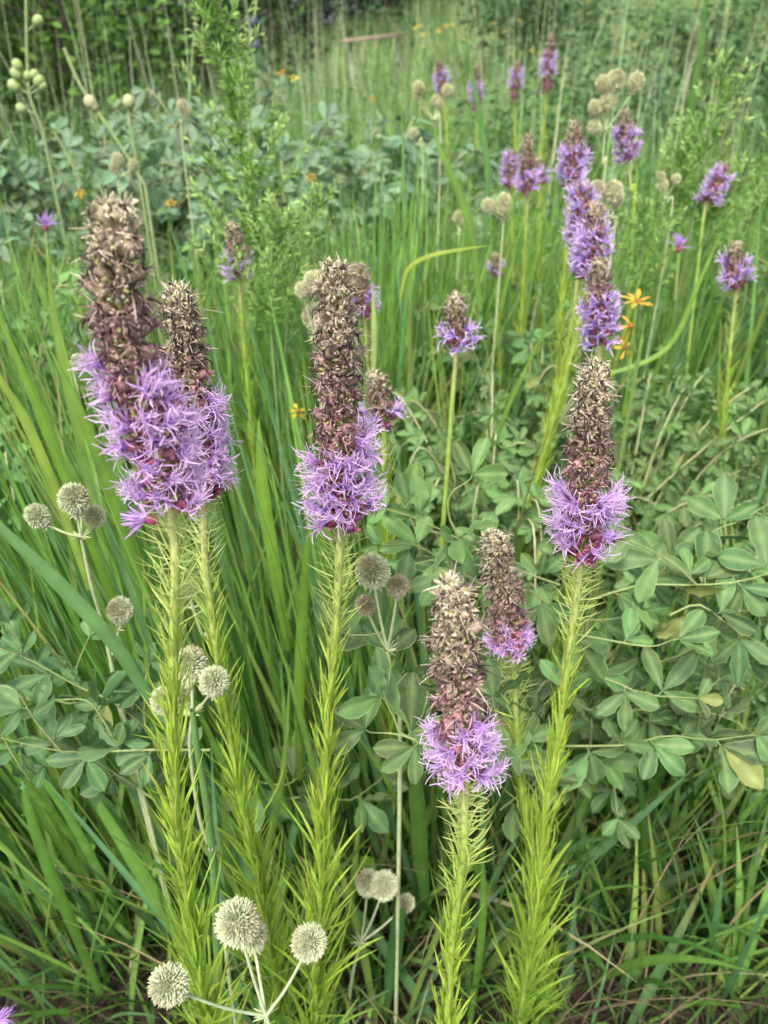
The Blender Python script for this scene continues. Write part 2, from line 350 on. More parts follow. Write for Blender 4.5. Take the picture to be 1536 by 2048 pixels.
    if len(idx):
        m = int((9 + 24 * q) * coarse); Dn = np.repeat(D[idx], m, 0); Bn = np.repeat((B + D * hl[:, None] * .78)[idx], m, 0); N = len(Dn)
        sp = nrm(Dn + rng.normal(0, .5, (N, 3))); ln = rad * U(.15, .42, N)
        curl = rng.normal(0, .75, (N, 3)) - axd * .5
        s = np.linspace(0, 1, 5)
        PP = Bn[:, None] + sp[:, None] * (ln[:, None, None] * s[None, :, None]) + curl[:, None] * (ln[:, None, None] * (s ** 2)[None, :, None]) * .7
        dk = (rng.random(N) < .3)[:, None]; cc = np.repeat(C0[idx], m, 0)
        lite = np.clip(mixc(cc, A([.66, .58, .46]), .5), 0, 1)
        cc = np.where(dk, cc * .3, np.where(rng.random((N, 1)) < .5, lite, cc * .8)) * (1 + rng.normal(0, .15, (N, 1)))
        strips(mb, PP, nrm(rng.normal(0, 1, (N, 3))), (rad * .021) * A([1, 1, .9, .7, .3])[None], np.repeat(np.clip(cc, .01, .9)[:, None], 5, 1))
        # long dark shrivelled styles
        m = 2; pick = idx[rng.random(len(idx)) < .55]
        if len(pick):
            Dn = np.repeat(D[pick], m, 0); Bn = np.repeat((B + D * hl[:, None] * .9)[pick], m, 0); N = len(Dn); s = np.linspace(0, 1, 7)
            ln = rad * U(.35, .8, N); sp = nrm(Dn + rng.normal(0, .3, (N, 3)))
            PP = Bn[:, None] + sp[:, None] * (ln[:, None] * np.sin(s * 2.2) * .5)[..., None] - axd * (ln[:, None] * s ** 1.6 * .9)[..., None]
            strips(mb, PP, nrm(rng.normal(0, 1, (N, 3))), (rad * .035) * A([1, 1, 1, .9, .8, .7, .3])[None], np.broadcast_to(DARK, (N, 7, 3)))
    mb.build('spent_florets', M_DRY, root)
    # open florets
    idx = np.where(opened)[0]
    if len(idx):
        mb = MB(); bud = zone[idx] > 1 - end
        idf = idx[~bud & (rng.random(len(idx)) > (.14 if q > .9 and coarse < 1.1 else .02))]
        if len(idf):
            m = int((5 + 4 * q) * coarse ** 1.5)                 # florets per head
            Dn = np.repeat(D[idf], m, 0); N = len(Dn); Bn = np.repeat((B + D * hl[:, None] * .7)[idf], m, 0)
            fd = nrm(Dn + rng.normal(0, .36, (N, 3)) - axd * .05)
            c1 = np.clip(jit(LIL if q > .9 else LILF, N, .1, .03), 0, .95); c2 = np.clip(jit(LIL2, N, .08, .03), 0, .95)
            pinkish = mixc(c1, A([.55, .2, .55]), .35)
            tl = rad * .30 * fl
            s = np.linspace(0, 1, 3); PP = Bn[:, None] + fd[:, None] * (tl * s)[None, :, None]
            tubes(mb, PP, np.broadcast_to((rad * .05) * A([.6, .9, 1.3]), (N, 3)), np.stack([mixc(pinkish, A([.8, .75, .7]), .5), pinkish, c1], 1), 4)
            E = PP[:, -1]
            # five petal lobes
            k5 = 4 if q > .9 else 5; N5 = N * k5; dd = np.repeat(fd, k5, 0); ee = np.repeat(E, k5, 0)
            x = nrm(np.cross(dd, A([.3, .5, .8]))); y = np.cross(dd, x); aa = U(0, 6.28, N5)
            out = x * np.cos(aa)[:, None] + y * np.sin(aa)[:, None]; l5 = rad * U(.08, .16, N5) * fl; s = np.linspace(0, 1, 4)
            PP = ee[:, None] + dd[:, None] * (l5[:, None] * s * .6)[..., None] + out[:, None] * (l5[:, None] * s ** 1.4 * .8)[..., None]
            strips(mb, PP, np.cross(dd, out), (rad * (.04 if q > .9 else .055)) * A([1.1, 1.1, .8, .15])[None], np.repeat(np.repeat(c1, k5, 0)[:, None], 4, 1))
            # long thread-like styles
            k2 = 4 if q > .9 else 2; N2 = N * k2; dd = np.repeat(fd, k2, 0); ee = np.repeat(E, k2, 0); s = np.linspace(0, 1, 8)
            l2 = rad * U(.45, .95, N2) * fl; side = nrm(np.cross(dd, rng.normal(0, 1, (N2, 3))) + axd * .5); th = U(.5, 2.4, N2)[:, None]
            side2 = nrm(rng.normal(0, 1, (N2, 3)))
            PP = ee[:, None] + dd[:, None] * (l2[:, None] * np.sin(th * s) / th)[..., None] + side[:, None] * (l2[:, None] * (1 - np.cos(th * s)) / th)[..., None] + side2[:, None] * (l2[:, None] * np.sin(s * 5) * .06)[..., None]
            strips(mb, PP, nrm(rng.normal(0, 1, (N2, 3))), (rad * (.022 if q > .7 else .045)) * A([1, 1, 1, .95, .9, .85, .8, .5])[None], np.stack([mixc(np.repeat(c1, k2, 0), np.repeat(c2, k2, 0), v) for v in s], 1), fold=.5)
        idb = idx[bud]
        if len(idb):                            # unopened magenta buds
            N = len(idb); s = A([0, .35, .7, 1.])
            PP = (B + D * hl[:, None] * .7)[idb][:, None] + D[idb][:, None] * (rad * .4 * s)[None, :, None]
            tubes(mb, PP, (rad * .13) * A([.8, 1.1, .8, .1])[None] + np.zeros((N, 1)), np.repeat(jit([.40, .14, .42], N, .15)[:, None], 4, 1), 6)
        mb.build('open_florets', M_PETAL, root)

def lin_leaves(root, path, r0, q=1.0, n=None, name='foliage', top_len=.020, low_len=.12, dens=1.0, zscale=1.0):
    """narrow leaves in a spiral along the stem; path top->bottom"""
    seg = np.linalg.norm(np.diff(path, axis=0), axis=1); cum = np.concatenate([[0], np.cumsum(seg)]); Lt = cum[-1]
    n = int(Lt / .0016 * dens * (.4 + .6 * q)) if n is None else n
    s = np.sort(U(.0, 1, n)) ** 1.65; d = s * Lt
    B = np.stack([np.interp(d, cum, path[:, i]) for i in range(3)], -1)
    ax = nrm(path[0] - path[-1]); e1 = nrm(np.cross(ax, A([0, 1., .1]))); e2 = np.cross(ax, e1)
    ph = np.arange(n) * 2.39996 + rng.normal(0, .2, n); rd = e1 * np.cos(ph)[:, None] + e2 * np.sin(ph)[:, None]
    dd = d / zscale
    L = np.interp(dd, [0, .04, .12, .3, .55, .9], [top_len * .75, top_len, top_len * 1.35, low_len * .48, low_len * .82, low_len]) * zscale * U(.7, 1.2, n)
    th0 = np.interp(dd, [0, .05, .12, .3, .6], [1.1, .85, .32, .17, .27]) + rng.normal(0, .2, n)
    th1 = np.interp(dd, [0, .05, .12, .3, .6], [1.05, .65, .16, .10, .34]) + rng.normal(0, .2, n)
    K = 6; t = np.linspace(0, 1, K); th = th0[:, None] + (th1 - th0)[:, None] * t
    st = (rd[:, None] * np.sin(th)[..., None] + ax * np.cos(th)[..., None])[:, :-1] * (L[:, None, None] / (K - 1))
    wob = nrm(np.cross(rd, ax))[:, None] * (rng.normal(0, .12, (n, 1)) * L[:, None] * t[None] ** 2)[..., None]
    P = (B + rd * r0)[:, None] + np.concatenate([np.zeros((n, 1, 3)), np.cumsum(st, 1)], 1) + wob
    w = np.interp(dd, [0, .05, .2, .5, .9], [.0005, .0006, .0010, .0015, .0019]) * zscale * U(.8, 1.2, n)
    prof = A([.85, 1, 1, .85, .6, .08])
    cT = A([.48, .53, .22]); cM = A([.38, .50, .075]); cL = A([.25, .39, .055])
    f = np.clip(dd / .15, 0, 1); g = np.clip((dd - .25) / .5, 0, 1)
    C = mixc(mixc(cT, cM, f), cL, g) * (1 + rng.normal(0, .13, (n, 1))) * (1 + rng.normal(0, .04, (n, 3)))
    C = np.repeat(np.clip(C, .01, .9)[:, None], K, 1) * np.linspace(1.0, 1.1, K)[None, :, None]
    br = (rng.random(n) < .05)[:, None] * np.clip(t - .35, 0, .65)[None] / .65; C = C * (1 - br[..., None]) + A([.38, .26, .12]) * br[..., None]
    mb = MB(); strips(mb, P, np.cross(rd, ax), w[:, None] * prof[None], C, fold=.35 if q > .5 else 0)
    return mb.build(name, M_LEAF, root)

def liatris(label, top, bot, stem, Y, dia, zb, q=1.0, mid=None, coarse=1.0, Yb=None, fl=1.0, topw=.8, end=.03, purple=0., dens=1.0, group=None, bare=False):
    """top/bot: pixels of the spike's ends, stem: pixels further down, Y: forward distance of the plant in metres"""
    Yb = Yb or Y
    pts = [PY(*top, Y)] + [PY(*m_, Y) for m_ in (mid or [((top[0] + bot[0]) / 2, (top[1] + bot[1]) / 2)])] + [PY(*bot, Y)]
    lo = [PY(px, py, Yb) for px, py in stem]
    last = lo[-1] if lo else pts[-1]; prev = (lo[-2] if len(lo) > 1 else pts[-1])
    if last[2] > .03:
        d = nrm(last - prev); k = last[2] / max(-d[2], .5); lo.append(A([last[0] + np.clip(d[0] * k, -.08, .08), last[1], float(gz(last[0], last[1]))]))
    ax = spline(pts, 14); st = spline([pts[-1]] + lo, 40)
    base = st[-1]; root = thing('blazing_star', base, label, 'wildflower', group or 'blazing star spikes in the meadow')
    L = np.linalg.norm(ax[0] - ax[-1]); rad = dia / 2
    mb = MB()
    allp = np.vstack([ax, st[1:]]); Rr = np.interp(np.arange(len(allp)), [0, 13, len(allp)], [rad * .12, rad * .15, rad * .21])
    cs = np.repeat(A([[.42, .44, .13]]), len(allp), 0); cs[14:] = mixc(A([.50, .52, .20]), A([.30, .42, .08]), np.clip(np.arange(len(allp) - 14) / 14., 0, 1))
    tubes(mb, allp[None], Rr[None], cs[None], 8); mb.build('stem', M_STEM, root)
    spike(root, ax, rad, zb, L, q, coarse, fl=fl, topw=topw, end=end, purple=purple)
    if not bare: lin_leaves(root, st, rad * .18, q, dens=dens, zscale=1.0 if q > .9 else dia / .033)
    return root
FRONT = [
 ('tall leftmost blazing star, blurred tan top leaning left over lilac bloom', (232, 432), (340, 1010), [(350, 1120), (345, 1400), (352, 1620), (372, 1800), (416, 2040)], .345, .0315, .59, dict(fl=.95, topw=.98, coarse=1.18, end=.0, mid=[(236, 580), (258, 720), (305, 860)])),
 ('blazing star close behind the leftmost one, brown dome top leaning left', (358, 592), (408, 1003), [(410, 1120), (432, 1300), (455, 1450), (485, 1620), (525, 1800), (560, 2040)], .47, .032, .55, dict(topw=.85, mid=[(372, 720), (392, 860)])),
 ('sharp central blazing star with long brown top and wide lilac skirt', (672, 550), (682, 1052), [(678, 1130), (668, 1300), (655, 1450), (644, 1720), (632, 2040)], .43, .0315, .68, dict(fl=1.15, topw=.95, end=.02)),
 ('right-hand front blazing star, pale tan tip, lilac skirt, yellow stem leaning left', (1190, 742), (1162, 1120), [(1155, 1180), (1135, 1330), (1112, 1500), (1088, 1650), (1074, 1800), (1040, 2040)], .46, .031, .63, dict(fl=1.25, topw=.88, end=.08)),
 ('lowest blurred blazing star in front, brown top, curly lilac fringe at its foot', (905, 1180), (932, 1555), [(930, 1620), (928, 1700), (915, 1800), (902, 1900), (895, 2040)], .31, .029, .74, dict(fl=1.05, topw=1.0, end=.0, coarse=1.25)),
 ('small blazing star between the lowest and right-hand ones, few lilac florets', (990, 1078), (1024, 1298), [(1028, 1350), (1036, 1500), (1048, 1620), (1075, 1760), (1090, 2040)], .52, .0335, .82, dict(fl=.8, topw=.8, end=.0)),
]
for lab, top, bot, stem, Y, dia, zb, kw in FRONT: liatris(lab, top, bot, stem, Y, dia, zb, 1.0, **kw)
MID = [
 ('slim blazing star with brown tip standing left of the feathery green plant', (466, 452), (478, 562), [(485, 640), (495, 760)], 1.12, .032, .58, dict(q=.5)),
 ('blazing star whose brown top and lilac side show behind the central spike', (718, 535), (730, 635), [(735, 760)], 1.15, .034, .55, dict(q=.5)),
 ('blazing star mostly hidden behind the right side of the central spike', (750, 755), (768, 850), [(770, 950)], .72, .034, .72, dict(q=.6)),
 ('short blazing star on a bare green stem right of the central spike', (912, 597), (914, 695), [(905, 800), (893, 960)], .83, .031, .68, dict(q=.7, bare=True, end=0., fl=1.1)),
 ('blazing star directly above the pale-tipped right-hand spike', (1200, 530), (1200, 688), [(1196, 760), (1180, 900)], .85, .034, .38, dict(q=.7)),
 ('long blooming blazing star with dark tip, front one of the overlapping pair', (1192, 418), (1172, 560), [(1165, 620), (1130, 760), (1090, 900)], .98, .034, .28, dict(q=.7, fl=1.1)),
 ('blooming blazing star half hidden behind the front one of the pair', (1166, 372), (1160, 500), [(1145, 640), (1120, 760)], 1.1, .032, .1, dict(q=.5, fl=1.1)),
 ('blazing star with brown cone above a full lilac bloom, above the pair', (1150, 248), (1143, 372), [(1135, 480), (1120, 640)], 1.3, .034, .45, dict(q=.5, fl=1.1)),
 ('blazing star with pinkish top on a thick pale stem, upper right', (1248, 225), (1256, 322), [(1262, 380), (1265, 470)], 1.5, .032, .42, dict(q=.5, fl=1.1, bare=True)),
 ('middle blazing star of the tight group of three, tan top', (1056, 275), (1055, 388), [(1052, 470), (1045, 600)], 1.45, .032, .6, dict(q=.5, fl=1.1)),
 ('left blazing star of the tight group of three, all lilac', (1023, 303), (1020, 378), [(1025, 480)], 1.6, .028, .18, dict(q=.4, fl=1.1)),
 ('small brown blazing star at the right of the tight group of three', (1073, 320), (1080, 368), [(1078, 480)], 1.6, .028, .6, dict(q=.4)),
 ('pink-topped blazing star tilted to the right near the right edge', (1450, 336), (1412, 408), [(1405, 450), (1395, 540)], 1.4, .030, .22, dict(q=.5, fl=1.1, purple=.7, bare=True)),
 ('blazing star with cream tip on a leafy stem at the right edge', (1470, 490), (1472, 578), [(1462, 680), (1445, 850), (1425, 1000)], 1.12, .031, .45, dict(q=.5, fl=1.1)),
 ('tiny blazing star low in the grass right of the bent grass blade', (990, 510), (993, 556), [(995, 620)], 1.45, .025, .5, dict(q=.4, end=.2)),
 ('far blazing star leftmost of the four at the top, dark cone', (878, 125), (886, 190), [(893, 260)], 2.5, .033, .35, dict(q=.3, fl=1.1, purple=.7, end=.2)),
 ('far blazing star second of the four at the top, lowest of them', (950, 136), (954, 222), [(955, 300)], 2.5, .033, .35, dict(q=.3, fl=1.1, purple=.7, end=.25)),
 ('far blazing star third of the four at the top', (1035, 126), (1028, 202), [(1030, 280)], 2.5, .031, .2, dict(q=.3, fl=1.1, purple=.7, end=.3)),
 ('far blazing star highest and longest of the four at the top', (1102, 72), (1093, 186), [(1088, 250)], 2.4, .034, .38, dict(q=.3, fl=1.1, purple=.7, end=.3)),
]
for lab, top, bot, stem, Y, dia, zb, kw in MID: liatris(lab, top, bot, stem, Y, dia, zb, **kw)

def tuft(label, px, py, Y, size, dirp, stem, name='thistle_flower', cat='flower'):
    """a single open lilac head: petals fanning from a magenta cup"""
    c = PY(px, py, Y); e = PY(*dirp, Y); d = nrm(e - c)
    base = PY(*stem, Y); 
    root = thing(name, c, label, cat)
    mb = MB(); tubes(mb, spline([c, (c * .6 + base * .4), base], 8)[None], A([[size * .06] * 8]), A([.3, .36, .12]), 6); mb.build('stem', M_STEM, root)
    mb = MB(); s = np.linspace(0, 1, 5); tubes(mb, (c + d * (s * size * .45)[:, None])[None], (size * A([.07, .14, .16, .14, .1]))[None], A([.36, .07, .16]), 8); mb.build('calyx', M_DRY, root)
    mb = MB(); N = 46; dd = nrm(d + rng.normal(0, .42, (N, 3))); L = size * U(.5, .95, N); s = np.linspace(0, 1, 6)
    P = (c + d * size * .35)[None, None] + dd[:, None] * (L[:, None] * s)[..., None] + rng.normal(0, .15, (N, 1, 3)) * (L[:, None] * s ** 2)[..., None]
    strips(mb, P, nrm(rng.normal(0, 1, (N, 3))), size * .03 * A([1, 1.1, 1.2, 1.2, .9, .3])[None], np.repeat(jit(LIL, N, .1, .03)[:, None], 6, 1), .4)
    mb.build('petals', M_PETAL, root)
tuft('single lilac floret head sticking out left under the leftmost spike', 318, 1042, .36, .017, (250, 1034), (345, 1075), 'floret_head')
tuft('lilac petals poking into the bottom left corner of the photo', -38, 2046, .33, .024, (40, 2044), (-90, 2200), 'floret_head')
tuft('small violet flower among the leaves at the left edge', 92, 462, 1.15, .021, (90, 435), (100, 560), 'violet_flower')
tuft('small violet flower in the grass right of the overlapping pair of spikes', 1357, 505, 1.25, .025, (1360, 478), (1350, 600), 'violet_flower')

# ------------------------------------------------------------------ rattlesnake master
CREAM = A([.57, .59, .40]); CREAM_G = A([.36, .42, .22])
def ball(parent, c, r, up, q=1.0, tint=None, sq=1.08, brown=0., bracts=True):
    n = int(120 + 420 * q); i = np.arange(n) + .5; z = 1 - 2 * i / n; ph = i * 2.39996
    x = nrm(np.cross(up, A([.3, .9, .1]))); y = np.cross(up, x); rr = np.sqrt(1 - z * z)
    d = x * (rr * np.cos(ph))[:, None] + y * (rr * np.sin(ph))[:, None] + up * z[:, None]
    sq = U(1.02, 1.2)
    E = lambda v: v + up * ((v * up).sum(-1, keepdims=True) * (sq - 1))
    tip = CREAM if tint is None else A(tint); tip = mixc(tip, A([.30, .20, .14]), brown)
    mb = MB()
    s = np.linspace(-1, 1, 11); P = c + E(up * s[:, None]) * r * .78
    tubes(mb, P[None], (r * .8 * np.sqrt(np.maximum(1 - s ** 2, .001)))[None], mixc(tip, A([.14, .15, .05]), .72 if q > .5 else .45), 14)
    L = r * U(.26, .44, n); b = c + E(d) * r * .74; j = rng.normal(0, .12, (n, 3)); dj = nrm(d + j)
    P = np.stack([b, b + dj * (L * .55)[:, None], b + dj * L[:, None] + j * (L * .4)[:, None]], 1)
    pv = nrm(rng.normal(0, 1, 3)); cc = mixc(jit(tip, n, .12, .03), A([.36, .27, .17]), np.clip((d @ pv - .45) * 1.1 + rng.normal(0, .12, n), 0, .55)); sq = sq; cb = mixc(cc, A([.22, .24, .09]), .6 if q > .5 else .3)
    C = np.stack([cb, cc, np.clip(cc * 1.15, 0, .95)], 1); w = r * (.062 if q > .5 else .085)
    sd = nrm(np.cross(dj, rng.normal(0, 1, (n, 3)))); s2 = np.cross(dj, sd)
    strips(mb, P, sd, w * A([.9, 1., .12])[None], C); strips(mb, P, s2, w * A([.9, 1., .12])[None], C)
    if bracts:
        n = 9; a = np.arange(n) * 2 * math.pi / n; o = x * np.cos(a)[:, None] + y * np.sin(a)[:, None]
        b = c - up * r * .9 * sq + o * r * .15; s = np.linspace(0, 1, 4)
        P = b[:, None] + (nrm(o * .9 - up * .5))[:, None] * (r * .6 * s)[None, :, None]
        strips(mb, P, np.cross(o, up), r * .1 * A([1, .9, .6, .05])[None], A([.42, .45, .28]), .3)
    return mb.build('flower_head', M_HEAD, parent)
def eryngium(label, heads, junc, stem, Y, r, q=1.0, col=None, name='rattlesnake_master', tint=None, thick=1.0, group='rattlesnake master plants'):
    """heads: [(px,py,scale,dY)], junc: pixel where the branches meet, stem: pixels below it"""
    J = PY(*junc, Y); lo = [PY(px, py, Y) for px, py in stem]
    if lo and lo[-1][2] > .02:
        l = lo[-1]; lo.append(A([l[0], l[1], float(gz(l[0], l[1]))]))
    root = thing(name, lo[-1] if lo else J, label, 'wildflower', group)
    col = A([.40, .46, .24]) if col is None else A(col)
    mb = MB()
    tr = r * .12 * thick; p = spline([J] + lo, 24); tubes(mb, p[None], np.linspace(tr, tr * 1.6, 24)[None], col, 8)
    mb.build('stem', M_STEM, root)
    for (px, py, sc, dY) in heads:
        c = PY(px, py, Y + dY); up = nrm(nrm(c - J) + A([0, 0, .9]))
        foot = c - up * r * sc * .8
        mid = (J + foot) / 2 + nrm(c - J) * 0 - A([0, 0, 1]) * np.linalg.norm(c - J) * .05
        mb = MB(); tubes(mb, spline([J, mid, foot], 10)[None], np.linspace(tr * .9, tr * .7, 10)[None], jit(col, 1, .1)[0], 7)
        # small spiny bracts at the fork
        n = 5; a = U(0, 6.28, n); o = nrm(np.stack([np.cos(a), np.sin(a), U(.1, .7, n)], -1)); s = np.linspace(0, 1, 4)
        strips(mb, J + o[:, None] * (r * .9 * s)[None, :, None], nrm(rng.normal(0, 1, (n, 3))), r * .09 * A([1, .8, .5, .05])[None], col * .95, .3)
        mb.build('branch', M_STEM, root)
        ball(root, c, r * sc, up, q, tint=tint, brown=.55 if sc < .8 and q > .9 and (px > 700 and py > 1000 and py < 1300) else 0.)
    return root
eryngium('front pale spiny balls on a fork between the left stems at the bottom edge', [(475, 1845, 1.12, 0), (505, 1872, .85, .03), (618, 1885, .92, .0), (337, 1970, 1.0, -.02)], (532, 2032), [(545, 2110)], .30, .0125, 1.0, [.46, .52, .30])
eryngium('cluster of white bristly balls crossing behind the leftmost stem at mid height', [(380, 1330, 1.05, .01), (428, 1363, .88, -.01), (330, 1402, .85, .0), (366, 1386, .7, .03)], (385, 1428), [(380, 1500), (400, 1640), (432, 1750), (470, 2040)], .45, .0125, 1.0, [.36, .42, .22])
eryngium('three balls on a forked stem at the left edge above the indigo leaves', [(147, 998, 1.0, 0), (75, 1032, .8, 0), (190, 1033, .75, .02), (160, 1020, .7, .03)], (162, 1075), [(185, 1180), (215, 1280), (240, 1400)], .55, .0118, .8)
eryngium('single ball on its own stem left of the leftmost blazing star stem', [(240, 1220, .95, 0)], (238, 1260), [(232, 1300), (240, 1420)], .56, .0118, .8)
eryngium('round ball with two small brown ones beside the central blazing star stem', [(745, 1143, 1.05, 0), (796, 1172, .68, 0), (731, 1210, .62, 0)], (775, 1300), [(790, 1400), (800, 1500)], .50, .0128, 1.0)
eryngium('two greenish balls and a small one low behind the central stem', [(736, 1765, .85, .0), (768, 1771, .9, -.01), (812, 1806, .62, .03)], (722, 1885), [(705, 1950), (695, 2040)], .50, .0155, .9)
eryngium('half seen ball by itself in the long grass at the left', [(158, 725, .8, 0)], (158, 750), [(170, 850)], .8, .0115, .6)
eryngium('pale green bud behind the two left blazing star stems', [(378, 1178, .75, 0)], (385, 1215), [(405, 1270), (440, 1350)], .62, .0125, .5, tint=[.35, .42, .2])
BACKH = [
 ('pale balls left of the far leftmost spike', [(837, 176, 1, 0), (895, 181, 1, 0), (873, 201, .9, .02), (880, 207, .7, 0), (833, 193, .6, 0)], (868, 240), [(880, 330)], 1.75, .0118),
 ('cream balls on the tall umbel above the pinkish spike', [(1205, 166, .9, 0), (1231, 162, 1.2, 0), (1272, 164, 1.1, 0), (1215, 203, 1.1, 0), (1190, 216, .9, 0), (1189, 254, .9, 0)], (1210, 262), [(1205, 330), (1200, 420)], 1.5, .0130),
 ('pair of balls beside the overlapping pair of spikes', [(1195, 378, .85, 0), (1226, 384, 1.1, 0), (1232, 396, .9, .02)], (1225, 440), [(1215, 560)], 1.15, .0125),
 ('three balls left of the tight group of three spikes', [(977, 411, .95, 0), (1008, 400, .9, 0), (1005, 418, .9, 0)], (1008, 442), [(1000, 540)], 1.3, .0115),
 ('small balls low left of the tight group of three spikes', [(917, 430, .7, 0), (925, 441, .7, 0), (912, 437, .6, 0)], (920, 470), [(915, 540)], 1.5, .0115),
 ('three small balls between the far right herbs', [(1325, 370, .8, 0), (1352, 358, .7, 0), (1322, 352, .6, 0)], (1330, 400), [(1332, 500)], 1.4, .0118),
 ('pale balls over the grey-green bush at upper left', [(236, 320, 1., 0), (268, 328, .8, 0), (227, 338, .7, 0)], (240, 352), [(250, 460)], 1.7, .0125),
 ('cream seed head in the blue-green bush', [(364, 212, 1, 0), (372, 222, .8, 0)], (366, 240), [(370, 330)], 2.0, .0125),
 ('pale balls left of the central spike tip', [(627, 563, 1., 0), (605, 580, .8, 0), (687, 560, 1.1, .05), (625, 634, 1.1, .02)], (632, 680), [(640, 760)], .98, .0125),
 ('faint ball under the far bush in the centre', [(828, 265, .8, 0)], (832, 290), [(845, 360)], 1.9, .0125),
]
for lab, hd, jn, st, Y, r in BACKH: eryngium(lab, hd, jn, st, Y, r, .3, tint=[.64, .63, .42])

def bud_spray(label, buds, stempix, Y, r, col):
    """stem with smooth oval green buds (seed pods)"""
    p = spline([PY(px, py, Y) for px, py in stempix], 24)
    base = p[-1].copy(); base[2] = float(gz(base[0], base[1])); p = np.vstack([p, spline([p[-1], base], 6)[1:]])
    root = thing('pod_stalk', base, label, 'plant')
    mb = MB(); tubes(mb, p[None], np.full((1, len(p)), r * .28), A([.26, .33, .14]), 7); mb.build('stem', M_STEM, root)
    for px, py, sc in buds:
        c = PY(px, py, Y); j = p[np.argmin(np.linalg.norm(p - c - A([0, 0, -.02]), axis=1))]
        up = nrm(c - j + A([0, 0, .01])); s = np.linspace(-1, 1, 9)
        mb = MB(); tubes(mb, (c + up * (s * r * 1.2 * sc)[:, None])[None], (r * sc * np.sqrt(np.maximum(1 - s ** 2, .003)))[None], np.linspace(A(col) * .9, A(col) * 1.15, 9)[None], 12)
        tubes(mb, np.stack([j, c])[None], np.full((1, 2), r * .14), A([.26, .33, .14]), 5)
        mb.build('pod', M_STEM, root)
bud_spray('straight stalk with smooth green oval buds at the top left', [(76, 42, .9), (35, 130, .9), (33, 148, 1), (56, 152, .75), (69, 149, .8), (78, 162, 1), (85, 172, .8), (29, 172, 1.1), (43, 217, .9)], [(52, -60), (53, 60), (56, 150), (62, 200), (85, 260)], 2.0, .0125, [.27, .34, .13])
bud_spray('arching stem with one pale oval pod in front of the bush', [(181, 205, 1), (187, 212, .8)], [(128, 95), (155, 160), (183, 205), (240, 290), (290, 370)], 1.7, .0125, [.34, .34, .18])
bud_spray('bare stem with one upright pale pod in front of the bush', [(258, 204, 1.1)], [(257, 215), (262, 260), (275, 330)], 1.7, .011, [.33, .37, .18])
bud_spray('pale stalk with two bluish black pods left of centre at the top', [(507, 45, 1.0), (508, 93, 1.15)], [(517, -30), (508, 40), (497, 110), (490, 180)], 2.0, .0095, [.07, .08, .11])

# ------------------------------------------------------------------ wild indigo
def leaflets(mb, O, D, Nn, L, W, col, edge, cup=.24, droop=.15, K=9, M=7):
    """obovate leaflets. O origin, D direction, Nn upward normal, L length, W half width (all N)"""
    N = len(O); D = nrm(D); S = nrm(np.cross(D, Nn)); Nn = np.cross(S, D)
    s = np.linspace(0, 1, K); prof = np.interp(s, [0, .08, .3, .6, .8, .93, 1], [.06, .16, .66, 1, .88, .5, .07])
    if M == 7: u = A([-1, -.88, -.45, 0, .45, .88, 1])
    elif M == 5: u = A([-1, -.5, 0, .5, 1])
    else: u = A([-1, 0, 1])
    dr = droop * (1 + rng.normal(0, .5, N)); cp = cup * (1 + rng.normal(0, .6, N)); tw = rng.normal(0, .18, N)
    wav = rng.normal(0, .035, (N, K))
    P = O[:, None] + D[:, None] * (L[:, None] * s)[..., None] - Nn[:, None] * (L[:, None] * dr[:, None] * s ** 2)[..., None]
    lat = W[:, None, None] * prof[None, :, None] * u[None, None]                       # N,K,M
    hgt = W[:, None, None] * (cp[:, None, None] * (u ** 2)[None, None] * prof[None, :, None] - .06 * (np.abs(u) < .1)[None, None] * prof[None, :, None]) \
        + L[:, None, None] * wav[..., None] * np.sign(u)[None, None] * (np.abs(u) > .6)[None, None]
    hgt = hgt + lat * (tw[:, None] * s[None])[..., None]
    V = P[:, :, None] + S[:, None, None] * lat[..., None] + Nn[:, None, None] * hgt[..., None]
    C = np.repeat(np.repeat(col[:, None, None], K, 1), M, 2).copy()
    if M == 7:
        C[:, :, [0, 6]] = mixc(C[:, :, [0, 6]], edge, .85); C[:, :, 3] = mixc(C[:, :, 3], edge, .4)
    i = (np.arange(N) * K * M)[:, None, None] + (np.arange(K - 1) * M)[None, :, None] + np.arange(M - 1)[None, None]
    mb.add(V, np.stack([i, i + 1, i + 1 + M, i + M], -1), C)
IND = A([.105, .19, .068]); IND_B = A([.165, .255, .145]); EDGE = A([.30, .40, .15]); IND_G = A([.115, .215, .07])
